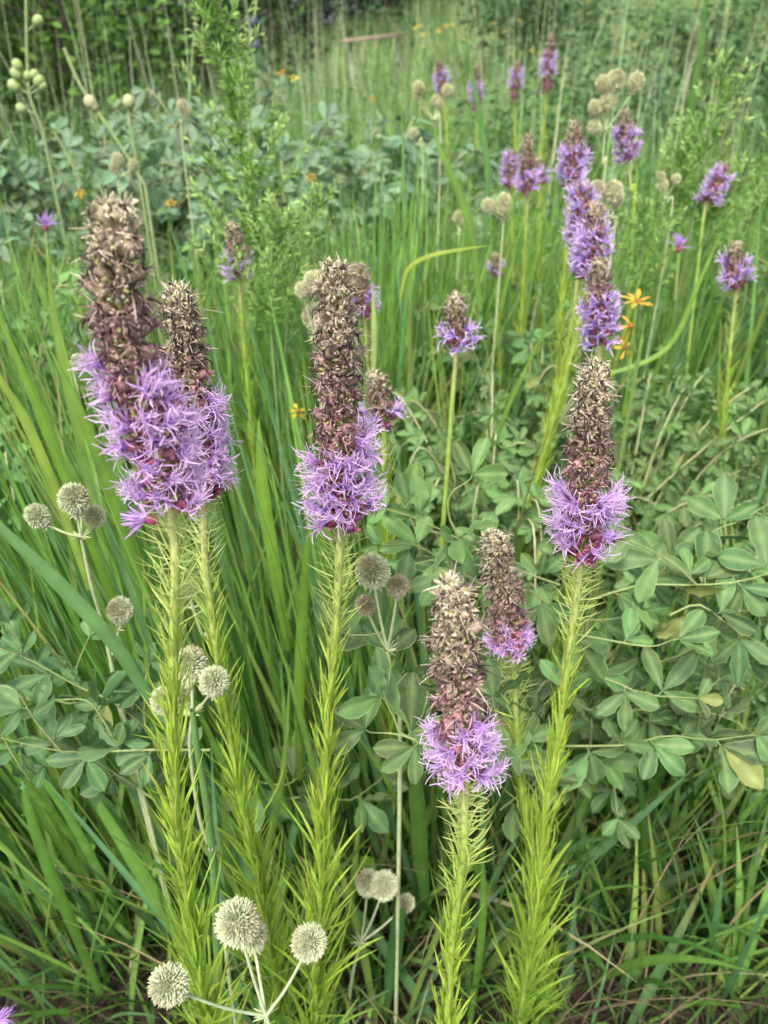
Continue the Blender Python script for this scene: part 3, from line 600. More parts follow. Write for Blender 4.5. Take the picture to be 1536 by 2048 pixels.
def foliate(P, spacing, size, col, K=9, M=7, face=None, per=1, start=.12, mb=None, edge=EDGE, wr=.23):
    """trifoliate leaves on nodes of a branch path P (n,3) base->tip"""
    seg = np.linalg.norm(np.diff(P, axis=0), axis=1); cum = np.concatenate([[0], np.cumsum(seg)]); Lt = cum[-1]
    nn = max(2, int(Lt * (1 - start) / spacing)); d = np.linspace(start * Lt, Lt, nn)
    B = np.stack([np.interp(d, cum, P[:, i]) for i in range(3)], -1); T = nrm(np.gradient(B, axis=0) if nn > 1 else P[-1:] - P[:1])
    mb = mb or MB(); face = A([0, -.75, .7]) if face is None else face
    for rep in range(per):
        nf = nrm(face + rng.normal(0, .48, (nn, 3)))
        sgn = np.where((np.arange(nn) + rep) % 2 == 0, 1, -1)[:, None]
        side = nrm(np.cross(T, nf)) * sgn
        pd = nrm(side * U(.6, 1.2, (nn, 1)) + T * U(.2, .8, (nn, 1)) + rng.normal(0, .15, (nn, 3)))
        pd[-1] = nrm(T[-1] + rng.normal(0, .2, 3))
        nf = nrm(nf - (nf * pd).sum(-1, keepdims=True) * pd)
        sc = size * U(.7, 1.15, nn); sc[-1] *= .75
        pet = B + pd * (sc * .14)[:, None]
        tubes(mb, np.stack([B, pet], 1), np.full((nn, 2), size * .014), edge * .9, 5)
        for ang, k in ((-.95, .92), (0., 1.), (.95, .92)):
            dd = rot(pd, nf, np.full(nn, ang) + rng.normal(0, .16, nn)) + nf * rng.normal(.05, .22, (nn, 1))
            c = jit(col, nn, .2, .06); yl = (rng.random((nn, 1)) < .012); c = np.where(yl, A([.24, .27, .08]), c)
            L = sc * k * U(.85, 1.1, nn)
            leaflets(mb, pet, dd, nf + rng.normal(0, .22, (nn, 3)), L, L * wr * U(.85, 1.15, nn), c, edge, K=K, M=M)
    return mb
def indigo(label, branches, col, size, spacing=.03, r=.0016, name='wild_indigo', K=9, M=7, per=1, base=None, edge=EDGE, face=None, cat='shrub'):
    """branches: list of world paths base->tip"""
    base = A(base) if base is not None else A([branches[0][0][0], branches[0][0][1], 0.])
    root = thing(name, base, label, cat, 'wild indigo plants')
    for b in branches:
        n = max(10, int(np.linalg.norm(b[-1] - b[0]) / .02)); P = spline(b, n)
        mb = MB(); tubes(mb, P[None], np.linspace(r * .8, r * .3, n)[None], A([.26, .32, .12]) * U(.8, 1.1), 6)
        br = mb.build('branch', M_STEM, root)
        foliate(P, spacing, size, col, K, M, face, per, edge=edge).build('leaves', M_INDIGO, br)
    return root
def px_br(lst, Y, dY=0.0):
    n = len(lst); return [PY(x, y, Y + dY * i / max(n - 1, 1)) for i, (x, y) in enumerate(lst)]
# right front plant
R1 = [px_br(l, Y, d) for l, Y, d in [
 ([(1120, 1262), (1215, 1280), (1300, 1293), (1345, 1280)], .56, -.02),
 ([(1080, 1330), (1206, 1356), (1290, 1388), (1387, 1396)], .58, -.02),
 ([(1130, 1492), (1251, 1490), (1335, 1471), (1420, 1480), (1500, 1470)], .56, -.03),
 ([(1180, 1200), (1279, 1171), (1400, 1170), (1492, 1160), (1600, 1125)], .62, -.01),
 ([(1394, 1170), (1350, 1130), (1303, 1101), (1270, 1085)], .61, 0),
 ([(1260, 1190), (1377, 1101), (1430, 1060), (1488, 1038), (1570, 985)], .68, 0),
 ([(1420, 1500), (1400, 1400), (1470, 1340), (1545, 1300)], .60, 0),
 ([(1250, 1420), (1330, 1420), (1440, 1430), (1520, 1475)], .62, 0),
 ([(1060, 1180), (1130, 1230), (1200, 1240), (1270, 1230)], .64, 0),
 ([(1300, 1330), (1380, 1300), (1450, 1230), (1530, 1220)], .66, 0),
 ([(1340, 1230), (1400, 1210), (1470, 1260), (1530, 1290)], .60, 0),
 ([(1150, 1400), (1180, 1420), (1230, 1400), (1290, 1440)], .60, 0)]]
indigo('wild indigo with large grey-green leaflets and tan twigs at the right front', R1, IND, .047, .025, per=1, base=(.33, .62, 0))
R2 = [px_br(l, Y, d) for l, Y, d in [
 ([(830, 1480), (800, 1465), (790, 1440), (770, 1400)], .44, 0),
 ([(900, 1560), (860, 1500), (800, 1470), (740, 1465)], .46, 0),
 ([(1010, 1560), (1010, 1500), (1000, 1460), (985, 1400)], .50, 0),
 ([(1060, 1560), (1080, 1500), (1110, 1440), (1150, 1400)], .56, 0),
 ([(1080, 1600), (1030, 1520), (1060, 1440), (1120, 1380)], .53, 0),
 ([(770, 1330), (765, 1270), (740, 1270), (700, 1270)], .50, 0),
 ([(790, 1400), (765, 1290), (790, 1240), (800, 1190)], .52, 0),
 ([(1000, 1620), (1080, 1560), (1150, 1530), (1200, 1520)], .6, 0),
 ([(560, 1600), (640, 1590), (700, 1600), (760, 1560)], .62, 0),
 ([(500, 1560), (560, 1570), (590, 1560), (620, 1520)], .62, 0)]]
indigo('low wild indigo between the lowest spike and the central stem', R2, IND, .050, .028, base=(.05, .55, 0))
R3 = [px_br(l, Y, d) for l, Y, d in [
 ([(1120, 1170), (1010, 1130), (930, 1085), (840, 1040), (780, 1020)], .62, 0),
 ([(930, 1085), (900, 1040), (900, 990), (940, 960)], .62, 0),
 ([(1000, 1200), (930, 1150), (880, 1120), (820, 1130)], .66, 0),
 ([(980, 1180), (900, 1130), (830, 1090), (770, 1090)], .66, 0),
 ([(850, 1160), (830, 1060), (800, 1000), (770, 960)], .7, 0)]]
indigo('wild indigo with pale leaf edges right of the central bloom', R3, IND_G, .042, .026, base=(.1, .68, 0))
L1 = [px_br(l, Y, d) for l, Y, d in [
 ([(420, 1500), (280, 1500), (150, 1505), (60, 1490), (-20, 1470)], .52, -.01),
 ([(370, 1540), (250, 1420), (150, 1370), (60, 1320), (-20, 1290)], .56, -.02),
 ([(150, 1370), (155, 1330), (175, 1280)], .56, 0),
 ([(120, 1500), (70, 1440), (30, 1380), (-20, 1370)], .50, 0),
 ([(240, 1500), (200, 1430), (170, 1400), (120, 1400)], .52, 0),
 ([(300, 1540), (290, 1440), (290, 1370), (298, 1330)], .55, 0),
 ([(60, 1560), (20, 1500), (-10, 1440)], .50, 0),
 ([(200, 1400), (110, 1400), (50, 1300), (20, 1250)], .62, 0),
 ([(310, 1600), (220, 1540), (180, 1520), (100, 1530)], .54, 0)]]
indigo('wild indigo with blue-green oval leaves at the left front', L1, IND * A([.9, 1, 1.1]), .040, .026, base=(-.26, .55, 0))
def bush(base, h, rad, nb, droop=.5, up=(.3, 1.1), lean=(0, 0)):
    base = A(base, float); out = []
    for i in range(nb):
        a = U(0, 6.28); rr = rad * U(.45, 1.05); hh = h * U(.68, 1.0) * (1 - .25 * (rr / rad) ** 2)
        o = A([math.cos(a) * rr, math.sin(a) * rr, 0]) + A([lean[0], lean[1], 0]) * U(.5, 1)
        z0 = h * U(.35, .6)
        out.append([base + A([0, 0, z0]) + o * .15, base + o * .55 + A([0, 0, hh * .86]), base + o + A([0, 0, hh]), base + o * 1.25 + A([0, 0, hh * U(.86, 1.02)])])
    return out
def indigo_bush(label, base, h, rad, nb, col, size, spacing, K=5, M=5, **kw):
    base = A([base[0], base[1], float(gz(base[0], base[1]))]); B = bush(base, h, rad, nb)
    root = thing('wild_indigo', base, label, 'shrub', 'wild indigo plants')
    mb = MB(); tubes(mb, spline([base, base + A([.01, 0, h * .3]), base + A([0, 0, h * .6])], 6)[None], np.linspace(.006, .003, 6)[None], A([.3, .33, .17]), 7)
    ml = MB()
    for b in B:
        n = 14; P = spline(b, n); tubes(mb, P[None], np.linspace(.0022, .001, n)[None], A([.38, .40, .2]) * U(.8, 1.1), 5)
        foliate(P, spacing, size, col, K, M, A([0, -.5, .9]), 1, mb=ml)
    mb.build('branches', M_STEM, root); ml.build('foliage', M_INDIGO, root)
BUSH = [
 ('mid-distance wild indigo just left of the right-hand front spike', (.17, 1.05), .80, .24, 36, IND_G, .030, .022, 7),
 ('wild indigo thicket behind the right-hand front spike', (.42, 1.15), .80, .26, 36, IND_G, .030, .024, 7),
 ('wild indigo spreading at the right edge below the leafy stem', (.68, 1.08), .74, .26, 30, IND_G * .9, .031, .024, 7),
 ('shaded wild indigo deep behind the right front plant', (.30, .86), .46, .20, 20, IND, .042, .026, 7),
 ('wild indigo on the right edge behind the twiggy front plant', (.55, .85), .50, .16, 16, IND, .042, .026, 7),
 ('wild indigo right of the short bare-stemmed spike', (.26, 1.42), .86, .24, 28, IND_G, .034, .025, 5),
 ('far right wild indigo under the tilted spike', (.95, 1.55), .92, .28, 24, IND_G, .042, .028, 5),
 ('green leafy wild indigo at the left edge beside the violet flower', (-.62, 1.2), .88, .22, 26, A([.13, .25, .075]), .046, .026, 5),
 ('dark wild indigo low at the left edge', (-.75, 1.5), .80, .3, 26, IND_B * .85, .05, .028, 5),
 ('blue-green wild indigo nearest in the upper left mass', (-.78, 2.3), 1.06, .40, 50, IND_B, .060, .03, 5),
 ('blue-green wild indigo in the middle of the upper left mass', (-.30, 2.45), 1.10, .44, 50, IND_B, .060, .03, 5),
 ('blue-green wild indigo at the right end of the upper left mass', (.0, 2.4), 1.03, .34, 40, IND_B, .056, .03, 5),
 ('wild indigo crowning the upper left mass below the pods', (-.55, 2.8), 1.17, .42, 34, IND_B * 1.05, .056, .032, 5),
 ('pale wild indigo behind the mass under the dark trees', (-.12, 3.1), 1.04, .35, 26, IND_B * 1.05, .056, .034, 5),
 ('small wild indigo between the far spikes and the cream balls', (.75, 2.9), .82, .3, 22, IND_B * .9, .05, .034, 5),
 ('round wild indigo behind the tight group of three spikes', (.45, 2.3), .74, .3, 20, IND_B * .9, .05, .032, 5),
]
for lab, b, h, rd_, nb, c, sz, sp, K in BUSH: indigo_bush(lab, b, h, rd_, nb, c, sz, sp, K=K, M=7 if K == 7 else 5)

# ------------------------------------------------------------------ feathery green herbs
def feathery(label, stempix, Y, side=(24, .14), leaf=.014, col=(.18, .33, .06), tipcol=(.34, .47, .16), spread=.8, nleaf=34):
    P = spline([PY(x, y, Y) for x, y in stempix], 40)
    if P[-1][2] > .02: P = np.vstack([P, spline([P[-1], A([P[-1][0], P[-1][1], 0.])], 6)[1:]])
    root = thing('feathery_herb', P[-1], label, 'plant', 'feathery green herbs')
    ms = MB(); tubes(ms, P[None], np.linspace(.0012, .0028, len(P))[None], A([.17, .25, .1]), 6)
    ml = MB(); n, Ls = side; ax = nrm(P[0] - P[-1])
    segs = []
    for i in range(n):
        f = (i + .5) / n * .86 + .06; k = int(f * 39); b = P[k]; a = U(0, 6.28)
        d = nrm(A([math.cos(a), math.sin(a) * .8, 0]) * spread + ax * U(.7, 1.1)); L = Ls * min(1, .14 + f * 1.05) * U(.7, 1.15)
        e = b + d * L + A([0, 0, .12 * L]); segs.append(spline([b, (b + e) / 2 - A([0, 0, .04 * L]), e], 8))
    tubes(ms, A(segs), np.linspace(.0011, .0006, 8)[None] + np.zeros((n, 1)), A([.2, .29, .11]), 5)
    ms.build('stem', M_STEM, root)
    allp = segs + [P[:22][::-1]]
    for S_ in allp:
        seg = np.linalg.norm(np.diff(S_, axis=0), axis=1); cum = np.concatenate([[0], np.cumsum(seg)]); N = int(nleaf * cum[-1] / .1)
        if N < 4: continue
        d = np.sort(U(0, cum[-1], N)); B = np.stack([np.interp(d, cum, S_[:, j]) for j in range(3)], -1); t = nrm(S_[-1] - S_[0]); fr = d / cum[-1]
        x = nrm(np.cross(t, A([.2, 1, .1]))); y = np.cross(t, x); aa = U(0, 6.28, N)
        o = x * np.cos(aa)[:, None] + y * np.sin(aa)[:, None]; dd = nrm(o * (1.1 - .5 * fr)[:, None] + t * U(.6, 1.3, (N, 1)))
        C = np.clip(mixc(A(col), A(tipcol), np.clip(fr * 1.1 - .1, 0, 1) ** 1.6) * (1 + rng.normal(0, .14, (N, 1))), .01, .9)
        L = leaf * U(.6, 1.2, N) * (1.1 - .3 * fr)
        leaflets(ml, B, dd, nrm(rng.normal(0, .5, (N, 3)) + A([0, -.5, .8])), L, L * .15, C, EDGE, K=4, M=3)
    ml.build('foliage', M_LEAF, root)
feathery('tall feathery green herb rising to the top edge left of centre', [(430, -60), (432, 40), (450, 160), (490, 330), (520, 480), (545, 640), (560, 760)], 1.28, (52, .17), .017)
feathery('feathery herb with pale tips leaning right behind the central spike', [(660, 395), (620, 440), (590, 520), (575, 640), (570, 760)], 1.2, (22, .12), .013)
feathery('feathery herb beside the slim brown-tipped spike', [(560, 420), (545, 500), (540, 600), (545, 700)], 1.1, (30, .13), .013)
feathery('pale upright feathery herb at upper right reaching the top spikes', [(1450, 120), (1440, 190), (1415, 290), (1395, 400), (1370, 520)], 1.5, (20, .12), .017)
feathery('feathery herb between the tilted spike and the pair of spikes', [(1400, 235), (1370, 330), (1340, 430), (1320, 560)], 1.55, (24, .13), .014)
feathery('bushy feathery herb below the tilted spike', [(1500, 330), (1450, 400), (1410, 480), (1380, 600)], 1.5, (26, .13), .014)
feathery('feathery herb left of the orange flower', [(1290, 400), (1290, 460), (1280, 540), (1270, 640)], 1.4, (24, .11), .013)
feathery('feathery herb at the right edge above the cream-tipped spike', [(1530, 260), (1520, 360), (1500, 470), (1490, 600)], 1.6, (22, .12), .014)
feathery('small fresh green herb in the grass at the lower right', [(1445, 1700), (1450, 1730), (1455, 1790)], .75, (9, .05), .014, spread=1.2)

# ------------------------------------------------------------------ yellow flowers
def daisy(label, px, py, Y, r, n=8, tilt=(0, -.6, .6), droop=.3, col=(.62, .40, .05), stem=120, group='yellow and orange meadow flowers'):
    c = PY(px, py, Y); up = nrm(A(tilt, float)); x = nrm(np.cross(up, A([.2, .1, 1]))); y = np.cross(up, x)
    g = PY(px + U(-8, 8), py + stem, Y); root = thing('yellow_flower', c, label, 'flower', group)
    mb = MB(); tubes(mb, spline([c, (c + g) / 2 + A([.004, 0, 0]), g, A([g[0], g[1], float(gz(g[0], g[1]))])], 16)[None], np.full((1, 16), r * .06), A([.2, .3, .08]), 5); mb.build('stem', M_STEM, root)
    mb = MB(); a = np.arange(n) * 6.283 / n + rng.normal(0, .15, n); o = x * np.cos(a)[:, None] + y * np.sin(a)[:, None]
    leaflets(mb, c + o * r * .15, o - up * droop * U(.4, 1.6, (n, 1)), up + o * 0, r * U(.75, 1.1, n), np.full(n, r * .17), jit(col, n, .08, .03), A(col), K=6, M=5); mb.build('petals', M_PETAL, root)
    mb = MB(); s = np.linspace(-.3, 1, 6); tubes(mb, (c + up * (s * r * .22)[:, None])[None], (r * .24 * np.sqrt(np.maximum(1 - s ** 2, .002)))[None], A([.28, .14, .03]), 9); mb.build('disc', M_HEAD, root)
daisy('orange-yellow flower facing up right of the spike above the right-hand one', 1275, 603, .95, .018, 9, (0, -.2, 1), -.3, (.68, .44, .06))
daisy('yellow flower with drooping petals just under the orange-yellow one', 1262, 652, .93, .018, 5, (.5, -.5, .5), .6)
daisy('lowest small yellow flower below the drooping one', 1250, 695, .93, .014, 5, (.3, -.6, .5), .2)
daisy('small yellow flower under the blue-green bush', 340, 404, 1.75, .013, 7, (0, -.5, .8), .2)
daisy('small orange flower left of the one under the bush', 158, 382, 1.6, .013, 6, (0, -.4, .8), .4)
daisy('orange flower at the foot of the bush near the pale-tipped herb', 622, 353, 1.9, .013, 6)
daisy('yellow flower in the bush left of centre top', 588, 154, 2.4, .013, 6, col=(.85, .7, .1))
daisy('tiny orange flower beside the yellow one in the bush', 563, 143, 2.4, .011, 6, col=(.8, .35, .03))
daisy('tiny yellow flower between the meadow and the dark leaf fan', 745, 196, 2.3, .009, 6)
daisy('yellow flower low behind the left side of the central bloom', 596, 822, .85, .013, 5, (.2, -.6, .4), .6, (.8, .6, .04))
FY = [(838, 50), (830, 55), (893, 50), (905, 47), (878, 60), (845, 68), (846, 92), (712, 120), (1080, 105), (1063, 100), (1165, 5), (1178, 2), (988, 45), (1270, 88), (1040, 40), (1010, 62), (930, 78)]
for i, (px, py) in enumerate(FY):
    daisy('far yellow meadow flower, one of the scattered dots near the top edge', px, py, 5.5 + (i % 4) * .5, .020 if i < 6 else .015, 7, (0, -.5, .8), .2, (.7, .52 + .03 * (i % 4), .12), stem=30, group='far yellow dots in the meadow')

# ------------------------------------------------------------------ single conspicuous grass blades
def big_blade(label, pix, w, col, name='broad_grass', twist=0., ground=False):
    P = spline([PY(x, y, Y) for x, y, Y in pix], 18)
    T = nrm(P[-1] - P[0]); view = nrm(CAM - P.mean(0)); S = nrm(np.cross(T, view)); S = rot(S[None], T[None], A([twist]))[0]
    s = np.linspace(0, 1, 18); prof = np.minimum(1, .7 + s) * np.clip((1 - s) * 2.0, .03, 1) ** .8
    mb = MB(); C = np.repeat(A(col)[None], 18, 0) * (1 + .1 * s[:, None])
    strips(mb, P[None], np.repeat(S[None], 1, 0), (w * prof)[None], C[None], .22)
    tag(mb.build(name, M_GRASS), label, 'grass blade', 'broad single grass blades', 'thing')
YG = (.20, .33, .05); GG = (.13, .26, .045); BG = (.13, .25, .09)
BL = [
 ('wide blue-green blade crossing diagonally from the left edge to the left stems', [(300, 1400, .50), (230, 1290, .50), (130, 1180, .5), (0, 1055, .5), (-80, 990, .5)], .0062, BG),
 ('bright upright blade with its base between the left and central stems', [(600, 1560, .62), (598, 1400, .62), (604, 1250, .62), (612, 1120, .62), (618, 1045, .62)], .006, YG),
 ('tall bright blade rising left of the central spike', [(575, 1300, .75), (552, 1150, .75), (528, 1000, .75), (520, 900, .75), (518, 840, .75)], .0075, YG),
 ('blade bent over left of the tight group of spikes, pale green arc', [(960, 620, 1.2), (945, 480, 1.2), (920, 390, 1.2), (880, 300, 1.2), (866, 240, 1.2)], .0062, (.17, .29, .06)),
 ('horizontal tan-tipped blade bending across above the short spike', [(800, 600, 1.0), (815, 540, 1.0), (860, 512, 1.0), (930, 498, 1.0), (985, 490, 1.0)], .0028, (.28, .36, .06)),
 ('upright pale culm just right of the central spike', [(745, 800, .85), (748, 700, .85), (747, 620, .85), (745, 568, .85)], .0032, (.34, .42, .15)),
 ('long dark green blade running down to the front ball cluster', [(470, 2100, .5), (380, 1900, .5), (290, 1760, .52), (190, 1600, .55), (110, 1500, .58)], .0075, GG),
 ('broad green blade leaning left low behind the leftmost stem', [(330, 1840, .55), (270, 1720, .55), (210, 1620, .55), (150, 1540, .56), (60, 1470, .58)], .0085, BG),
 ('bright blade standing at the lower left below the indigo', [(200, 1990, .5), (140, 1840, .5), (90, 1720, .5), (50, 1590, .52), (45, 1500, .54)], .006, GG),
 ('olive blade arching over the lower right soil and bending left at its tip', [(1345, 2080, .66), (1370, 1960, .66), (1410, 1840, .66), (1450, 1770, .64), (1515, 1745, .62)], .006, (.27, .33, .08)),
 ('long straight pale blade pointing up in the lower right', [(1328, 2080, .62), (1318, 1860, .62), (1310, 1740, .62), (1293, 1605, .62)], .0045, (.28, .36, .09)),
 ('wide green blade slanting from the indigo to the lower right corner', [(1560, 2010, .75), (1460, 1830, .74), (1380, 1680, .72), (1300, 1560, .70), (1270, 1530, .70)], .0075, GG),
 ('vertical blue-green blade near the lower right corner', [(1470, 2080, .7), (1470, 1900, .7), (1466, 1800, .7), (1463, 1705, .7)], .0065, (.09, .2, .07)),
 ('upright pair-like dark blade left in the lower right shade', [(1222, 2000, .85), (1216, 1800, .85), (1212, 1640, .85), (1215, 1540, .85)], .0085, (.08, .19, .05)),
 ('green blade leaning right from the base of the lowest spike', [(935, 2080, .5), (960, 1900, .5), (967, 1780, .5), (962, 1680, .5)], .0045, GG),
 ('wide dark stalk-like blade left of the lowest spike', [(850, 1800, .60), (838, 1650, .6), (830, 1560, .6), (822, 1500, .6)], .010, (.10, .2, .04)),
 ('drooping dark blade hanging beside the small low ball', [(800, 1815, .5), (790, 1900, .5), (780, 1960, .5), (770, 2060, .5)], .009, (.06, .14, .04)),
 ('long pale blade at the left edge, second from the top of the fan', [(260, 1300, .7), (190, 1100, .7), (110, 900, .7), (40, 730, .7), (-20, 590, .7)], .006, YG),
 ('bright blade at the left edge with an orange tip', [(180, 1180, .62), (110, 980, .62), (50, 840, .62), (0, 760, .62), (-40, 690, .62)], .0048, (.23, .33, .06)),
 ('straight blade pointing up in the fan left of the tall spike', [(230, 1200, .75), (180, 960, .75), (140, 780, .75), (110, 640, .75), (92, 505, .75)], .0065, (.22, .33, .07)),
 ('pale blade passing behind the ball cluster at the left', [(340, 1330, .68), (270, 1130, .68), (210, 950, .68), (150, 800, .68), (95, 690, .68)], .0075, (.20, .32, .06)),
 ('upright blade left of the blue-violet head under the tall spike', [(300, 1350, .7), (262, 1150, .7), (238, 980, .7), (226, 820, .7), (215, 700, .7)], .0065, (.19, .32, .08)),
 ('bright leaning blade between the right herbs and the orange flower', [(1180, 760, 1.2), (1330, 700, 1.2), (1400, 560, 1.2), (1440, 470, 1.2)], .0042, (.2, .33, .06)),
 ('tall green blade right of the far spikes reaching the top edge', [(1370, 330, 1.7), (1385, 200, 1.7), (1405, 80, 1.7), (1415, -40, 1.7)], .008, (.10, .21, .05)),
 ('slim green blade standing left of the far spikes', [(970, 470, 1.6), (975, 350, 1.6), (962, 250, 1.6), (945, 150, 1.6), (930, 60, 1.6)], .006, (.13, .25, .08)),
]
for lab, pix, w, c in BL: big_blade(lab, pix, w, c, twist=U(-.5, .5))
# split green stalk with a pale ligule
def split_stalk():
    P = spline([PY(x, y, .40) for x, y in [(445, 2080), (435, 1900), (428, 1745), (415, 1620), (395, 1500), (385, 1420)]], 24)
    root = thing('grass_stalk', P[0], 'split grass stalk with a pale collar between the two left stems', 'grass stalk')
    mb = MB(); tubes(mb, P[None], np.interp(np.linspace(0, 1, 24), [0, .45, 1], [.004, .0036, .002])[None], A([.13, .25, .07]), 8); mb.build('stem', M_STEM, root)
    mb = MB(); k = 11; q = P[k]; n = 10; a = np.arange(n) * 6.28 / n; o = np.stack([np.cos(a), np.sin(a), 0 * a], -1)
    Pp = q + o[:, None] * .0037 + A([0, 0, 1])[None, None] * np.linspace(-.001, .006, 3)[None, :, None] + o[:, None] * np.linspace(0, .0012, 3)[None, :, None]
    strips(mb, Pp, np.cross(o, A([0, 0, 1.])), .0009 * A([1, 1, .2])[None], A([.55, .6, .42])); mb.build('collar', M_STEM, root)
split_stalk()
# dry rush with orange-brown seed clusters, lower right
def rush(label, pix, Y, heads):
    P = spline([PY(x, y, Y) for x, y in pix], 18); root = thing('dry_rush', P[0], label, 'plant', 'dry brown rushes')
    mb = MB(); tubes(mb, P[None], np.linspace(.0009, .0004, 18)[None], A([.30, .2, .09]), 5); mb.build('stem', M_STRAW, root)
    for px, py in heads:
        mb = MB(); c = PY(px, py, Y); n = 14; d = nrm(rng.normal(0, 1, (n, 3)) + A([0, 0, .8])); b = c + rng.normal(0, .002, (n, 3)); t = A([0, .4, 1.])
        strips(mb, b[:, None] + d[:, None] * (.005 * t)[None, :, None], nrm(rng.normal(0, 1, (n, 3))), .0009 * A([1, 1.2, .1])[None], np.repeat(jit([.42, .22, .08], n, .3)[:, None], 3, 1))
        j = P[np.argmin(np.linalg.norm(P - c, axis=1))]; tubes(mb, np.stack([j, c])[None], np.full((1, 2), .0003), A([.3, .2, .1]), 4)
        mb.build('seed_cluster', M_STRAW, root)
rush('dry brown rush with orange seed clusters in the lower right shade', [(1330, 1960), (1310, 1760), (1280, 1680), (1262, 1640)], .68, [(1262, 1645), (1280, 1672), (1278, 1690), (1315, 1755), (1320, 1765)])
rush('short orange-headed rush above the lower right soil', [(1325, 1850), (1340, 1800), (1345, 1790)], .72, [(1335, 1767), (1345, 1788), (1341, 1803), (1358, 1805)])
rush('tiny rush tuft near the bottom edge right of the stems', [(1255, 2090), (1248, 2020), (1245, 1990)], .66, [(1245, 1993), (1248, 2010), (1250, 2022)])
rush('leaning rush by the bottom edge beside the arching olive blade', [(1240, 2060), (1300, 2000), (1370, 1975)], .62, [(1306, 1965), (1336, 1975), (1350, 1985), (1368, 1982)])

# ------------------------------------------------------------------ small leafy undergrowth and mid-height weeds
def weeds():
    mb = MB()
    for (x0, x1, y0, y1, z0, z1, N, c, s) in [(-.5, .05, .6, 1.1, .05, .3, 260, (.10, .2, .035), .03), (-.1, .9, .75, 1.4, .03, .3, 500, (.07, .15, .03), .028),
                                            (-1.4, 1.8, 1.6, 3.4, .3, .75, 2600, (.13, .23, .06), .032), (-3, 4, 3.4, 8, .3, .95, 5000, (.15, .24, .09), .04)]:
        O = np.stack([U(x0, x1, N), U(y0, y1, N), U(z0, z1, N)], -1); O[:, 2] += gz(O[:, 0], O[:, 1]); a = U(0, 6.28, N)
        D = np.stack([np.cos(a), np.sin(a), U(-.2, .9, N)], -1); L = s * U(.6, 1.5, N)
        leaflets(mb, O, D, nrm(rng.normal(0, .3, (N, 3)) + A([0, 0, 1.])), L, L * .25, jit(c, N, .25, .08), EDGE, K=5, M=3)
    tag(mb.build('undergrowth', M_LEAF), 'mixed leafy undergrowth between the grasses', 'undergrowth', kind='stuff')
weeds()

# ------------------------------------------------------------------ trees and shrubs at the meadow edge
def tree(label, x, y, h, rad, col, trunk=.12, nleaf=9000, ls=.11, low=.02, name='tree', group='trees along the meadow edge', cat='tree'):
    z = float(gz(x, y)); base = A([x, y, z]); root = thing(name, base, label, cat, group)
    mt = MB(); tp = spline([base, base + A([U(-.2, .2), 0, h * .45]), base + A([U(-.4, .4), 0, h * .9])], 12); tubes(mt, tp[None], np.linspace(trunk, trunk * .15, 12)[None], A([.06, .05, .04]), 9)
    nl = 16; centers = []
    for i in range(nl):
        k = rng.integers(2, 11); a = U(0, 6.28); r = rad * U(.4, .95) * (1 - .35 * abs(k / 11 - .45)); e = tp[k] + A([math.cos(a) * r, math.sin(a) * r, r * U(-.1, .6)])
        tubes(mt, spline([tp[k], (tp[k] + e) / 2 + A([0, 0, -.1 * r]), e], 7)[None], np.linspace(trunk * .35, trunk * .06, 7)[None], A([.11, .09, .07]), 5); centers.append(e); centers.append((tp[k] + e) / 2 + rng.normal(0, .2 * rad, 3))
    mt.build('trunk', M_BARK, root)
    cs = A(centers + [tp[-1]]); ex = base + np.stack([U(-rad, rad, 26), U(-rad, rad, 26), U(low * h, h * .9, 26)], -1); cs = np.vstack([cs, ex])
    sz = rad * U(.22, .42, len(cs)); ci = rng.integers(0, len(cs), nleaf)
    O = cs[ci] + nrm(rng.normal(0, 1, (nleaf, 3))) * (sz[ci] * U(.5, 1.05, nleaf) ** .6)[:, None] * A([1, 1, .8]); O[:, 2] = np.maximum(O[:, 2], z + .1)
    a = U(0, 6.28, nleaf); D = np.stack([np.cos(a), np.sin(a), U(-.7, .3, nleaf)], -1); L = ls * U(.6, 1.4, nleaf)
    cc = np.clip(A(col) * (U(.7, 1.35, len(cs))[ci])[:, None] * (1 + rng.normal(0, .15, (nleaf, 1))), .004, .6)
    ml = MB(); leaflets(ml, O, D, nrm(rng.normal(0, .5, (nleaf, 3)) + A([0, -.2, 1.])), L, L * .33, cc, A(col), K=4, M=3); ml.build('crown', M_FAR, root)
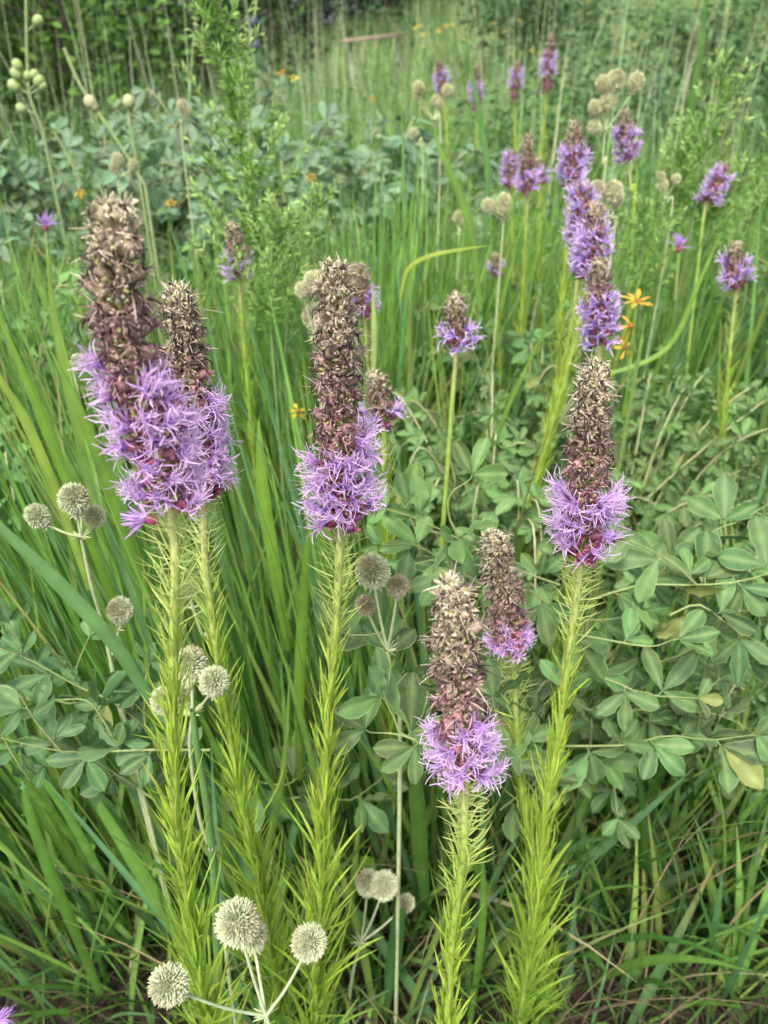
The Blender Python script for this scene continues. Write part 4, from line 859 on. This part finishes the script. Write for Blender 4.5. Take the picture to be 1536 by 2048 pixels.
T_ = [
 ('dark broad-leaved shrub behind the green buds at the top left corner', -3.3, 6.2, 3.6, 1.3, (.06, .13, .03), .06, 9000, .07, 'shrub'),
 ('lighter green shrub with small leaves right of the corner one', -1.9, 5.6, 3.0, .9, (.09, .19, .03), .04, 6500, .055, 'shrub'),
 ('dark shrub behind the pale grass culms left of centre', -3.0, 8.2, 4.2, 1.6, (.055, .12, .03), .08, 9000, .08, 'shrub'),
 ('olive shrub behind the tall feathery herb', -2.0, 9.6, 3.8, 1.2, (.07, .13, .035), .08, 8000, .08, 'shrub'),
 ('dark tree left of the orange-topped rail', -2.6, 22., 11, 3.0, (.03, .07, .03), .2, 9000, .17, 'tree'),
 ('very dark tree above the orange-topped rail', .2, 33., 12, 4.2, (.022, .05, .028), .25, 9000, .22, 'tree'),
 ('dark tree at the left side of the meadow', -6.5, 13., 9, 3.5, (.03, .075, .025), .2, 8000, .17, 'tree'),
 ('dark tree at the wood edge seen just right of the feathery herb', -3.4, 40., 12, 4.2, (.03, .065, .03), .25, 12000, .2, 'tree'),
 ('dark tree at the wood edge behind the left end of the rail', 2.0, 46., 13, 4.8, (.028, .06, .03), .25, 13000, .21, 'tree'),
 ('dark tree at the wood edge behind the right end of the rail', -.8, 43., 10, 4.5, (.04, .085, .035), .25, 13000, .2, 'tree'),
 ('bluish dark tree behind the yellow dots', 4.6, 38., 14, 5., (.03, .06, .035), .3, 15000, .2, 'tree'),
 ('far tree on the rise right of centre', 10.5, 44., 14, 5.5, (.05, .10, .04), .3, 16000, .2, 'tree'),
 ('far tree on the rise toward the right', 18., 46., 15, 6, (.05, .10, .04), .3, 16000, .2, 'tree'),
 ('green shrub behind the tall culms at the top right corner', 3.4, 6.6, 2.0, .9, (.11, .21, .07), .05, 8000, .06, 'shrub'),
 ('small dark leafy shrub in the meadow behind the tight group of three spikes', .95, 4.2, .95, .5, (.08, .16, .05), .02, 3500, .045, 'shrub'),
 ('small leafy shrub in the meadow between the far spikes and the umbel', 1.5, 5.2, 1.15, .6, (.10, .18, .07), .02, 3500, .05, 'shrub'),
 ('low rounded shrub on the rise left of the top right corner shrub', 3.4, 9.5, 1.3, .9, (.09, .17, .06), .03, 4000, .07, 'shrub'),
 ('low dark shrub on the rise behind the highest far spike', 2.4, 14., 1.5, 1.1, (.09, .16, .07), .03, 4000, .09, 'shrub'),
 ('low green shrub right of the cream ball umbel', 2.7, 4.6, 1.3, .75, (.09, .17, .06), .03, 5000, .045, 'shrub'),
 ('dark tree behind the top right shrub', 9.5, 18., 7, 2.6, (.07, .14, .05), .2, 14000, .09, 'tree'),
 ('far dark tree left behind the leftmost tree', -12., 28., 13, 5.5, (.03, .07, .03), .3, 7000, .26, 'tree'),
 ('far dark tree filling the gap left of centre', -6, 31., 13, 5., (.026, .06, .028), .3, 8000, .26, 'tree'),
]
for lab, x, y, h, rd_, c, tk, nl, ls, nm in T_: tree(lab, x, y, h, rd_, c, tk, nl, ls, name=nm, cat=nm, group='trees along the meadow edge' if nm == 'tree' else 'shrubs at the meadow edge')

# distant rail with an orange-red top on white posts
def rail():
    a, b = PY(688, 86, 12.), PY(805, 72, 13.5)
    root = thing('wooden_rail', (a + b) / 2, 'long low rail with a faded orange top on white posts far across the meadow', 'rail')
    def box(mb, c, d, l, w, h, col):
        x = nrm(d) * l / 2; y = nrm(np.cross(A([0, 0, 1.]), d)) * w / 2; z = A([0, 0, h / 2]); V = A([c + i * x + j * y + k * z for i in (-1, 1) for j in (-1, 1) for k in (-1, 1)])
        mb.add(V, A([[0, 1, 3, 2], [4, 6, 7, 5], [0, 4, 5, 1], [2, 3, 7, 6], [0, 2, 6, 4], [1, 5, 7, 3]]), A(col))
    d = b - a; mb = MB(); box(mb, (a + b) / 2 + A([0, 0, .02]), d, np.linalg.norm(d), .14, .03, (.36, .24, .19)); mb.build('top_board', M_BARK, root, smooth=False)
    for f in (.1, .9):
        mb = MB(); c = a + d * f; g = float(gz(c[0], c[1])); hh = max(.2, c[2] - g - .01); box(mb, A([c[0], c[1], g + hh / 2]), d, .04, .04, hh, (.34, .36, .30)); mb.build('post', M_BARK, root, smooth=False)
rail()
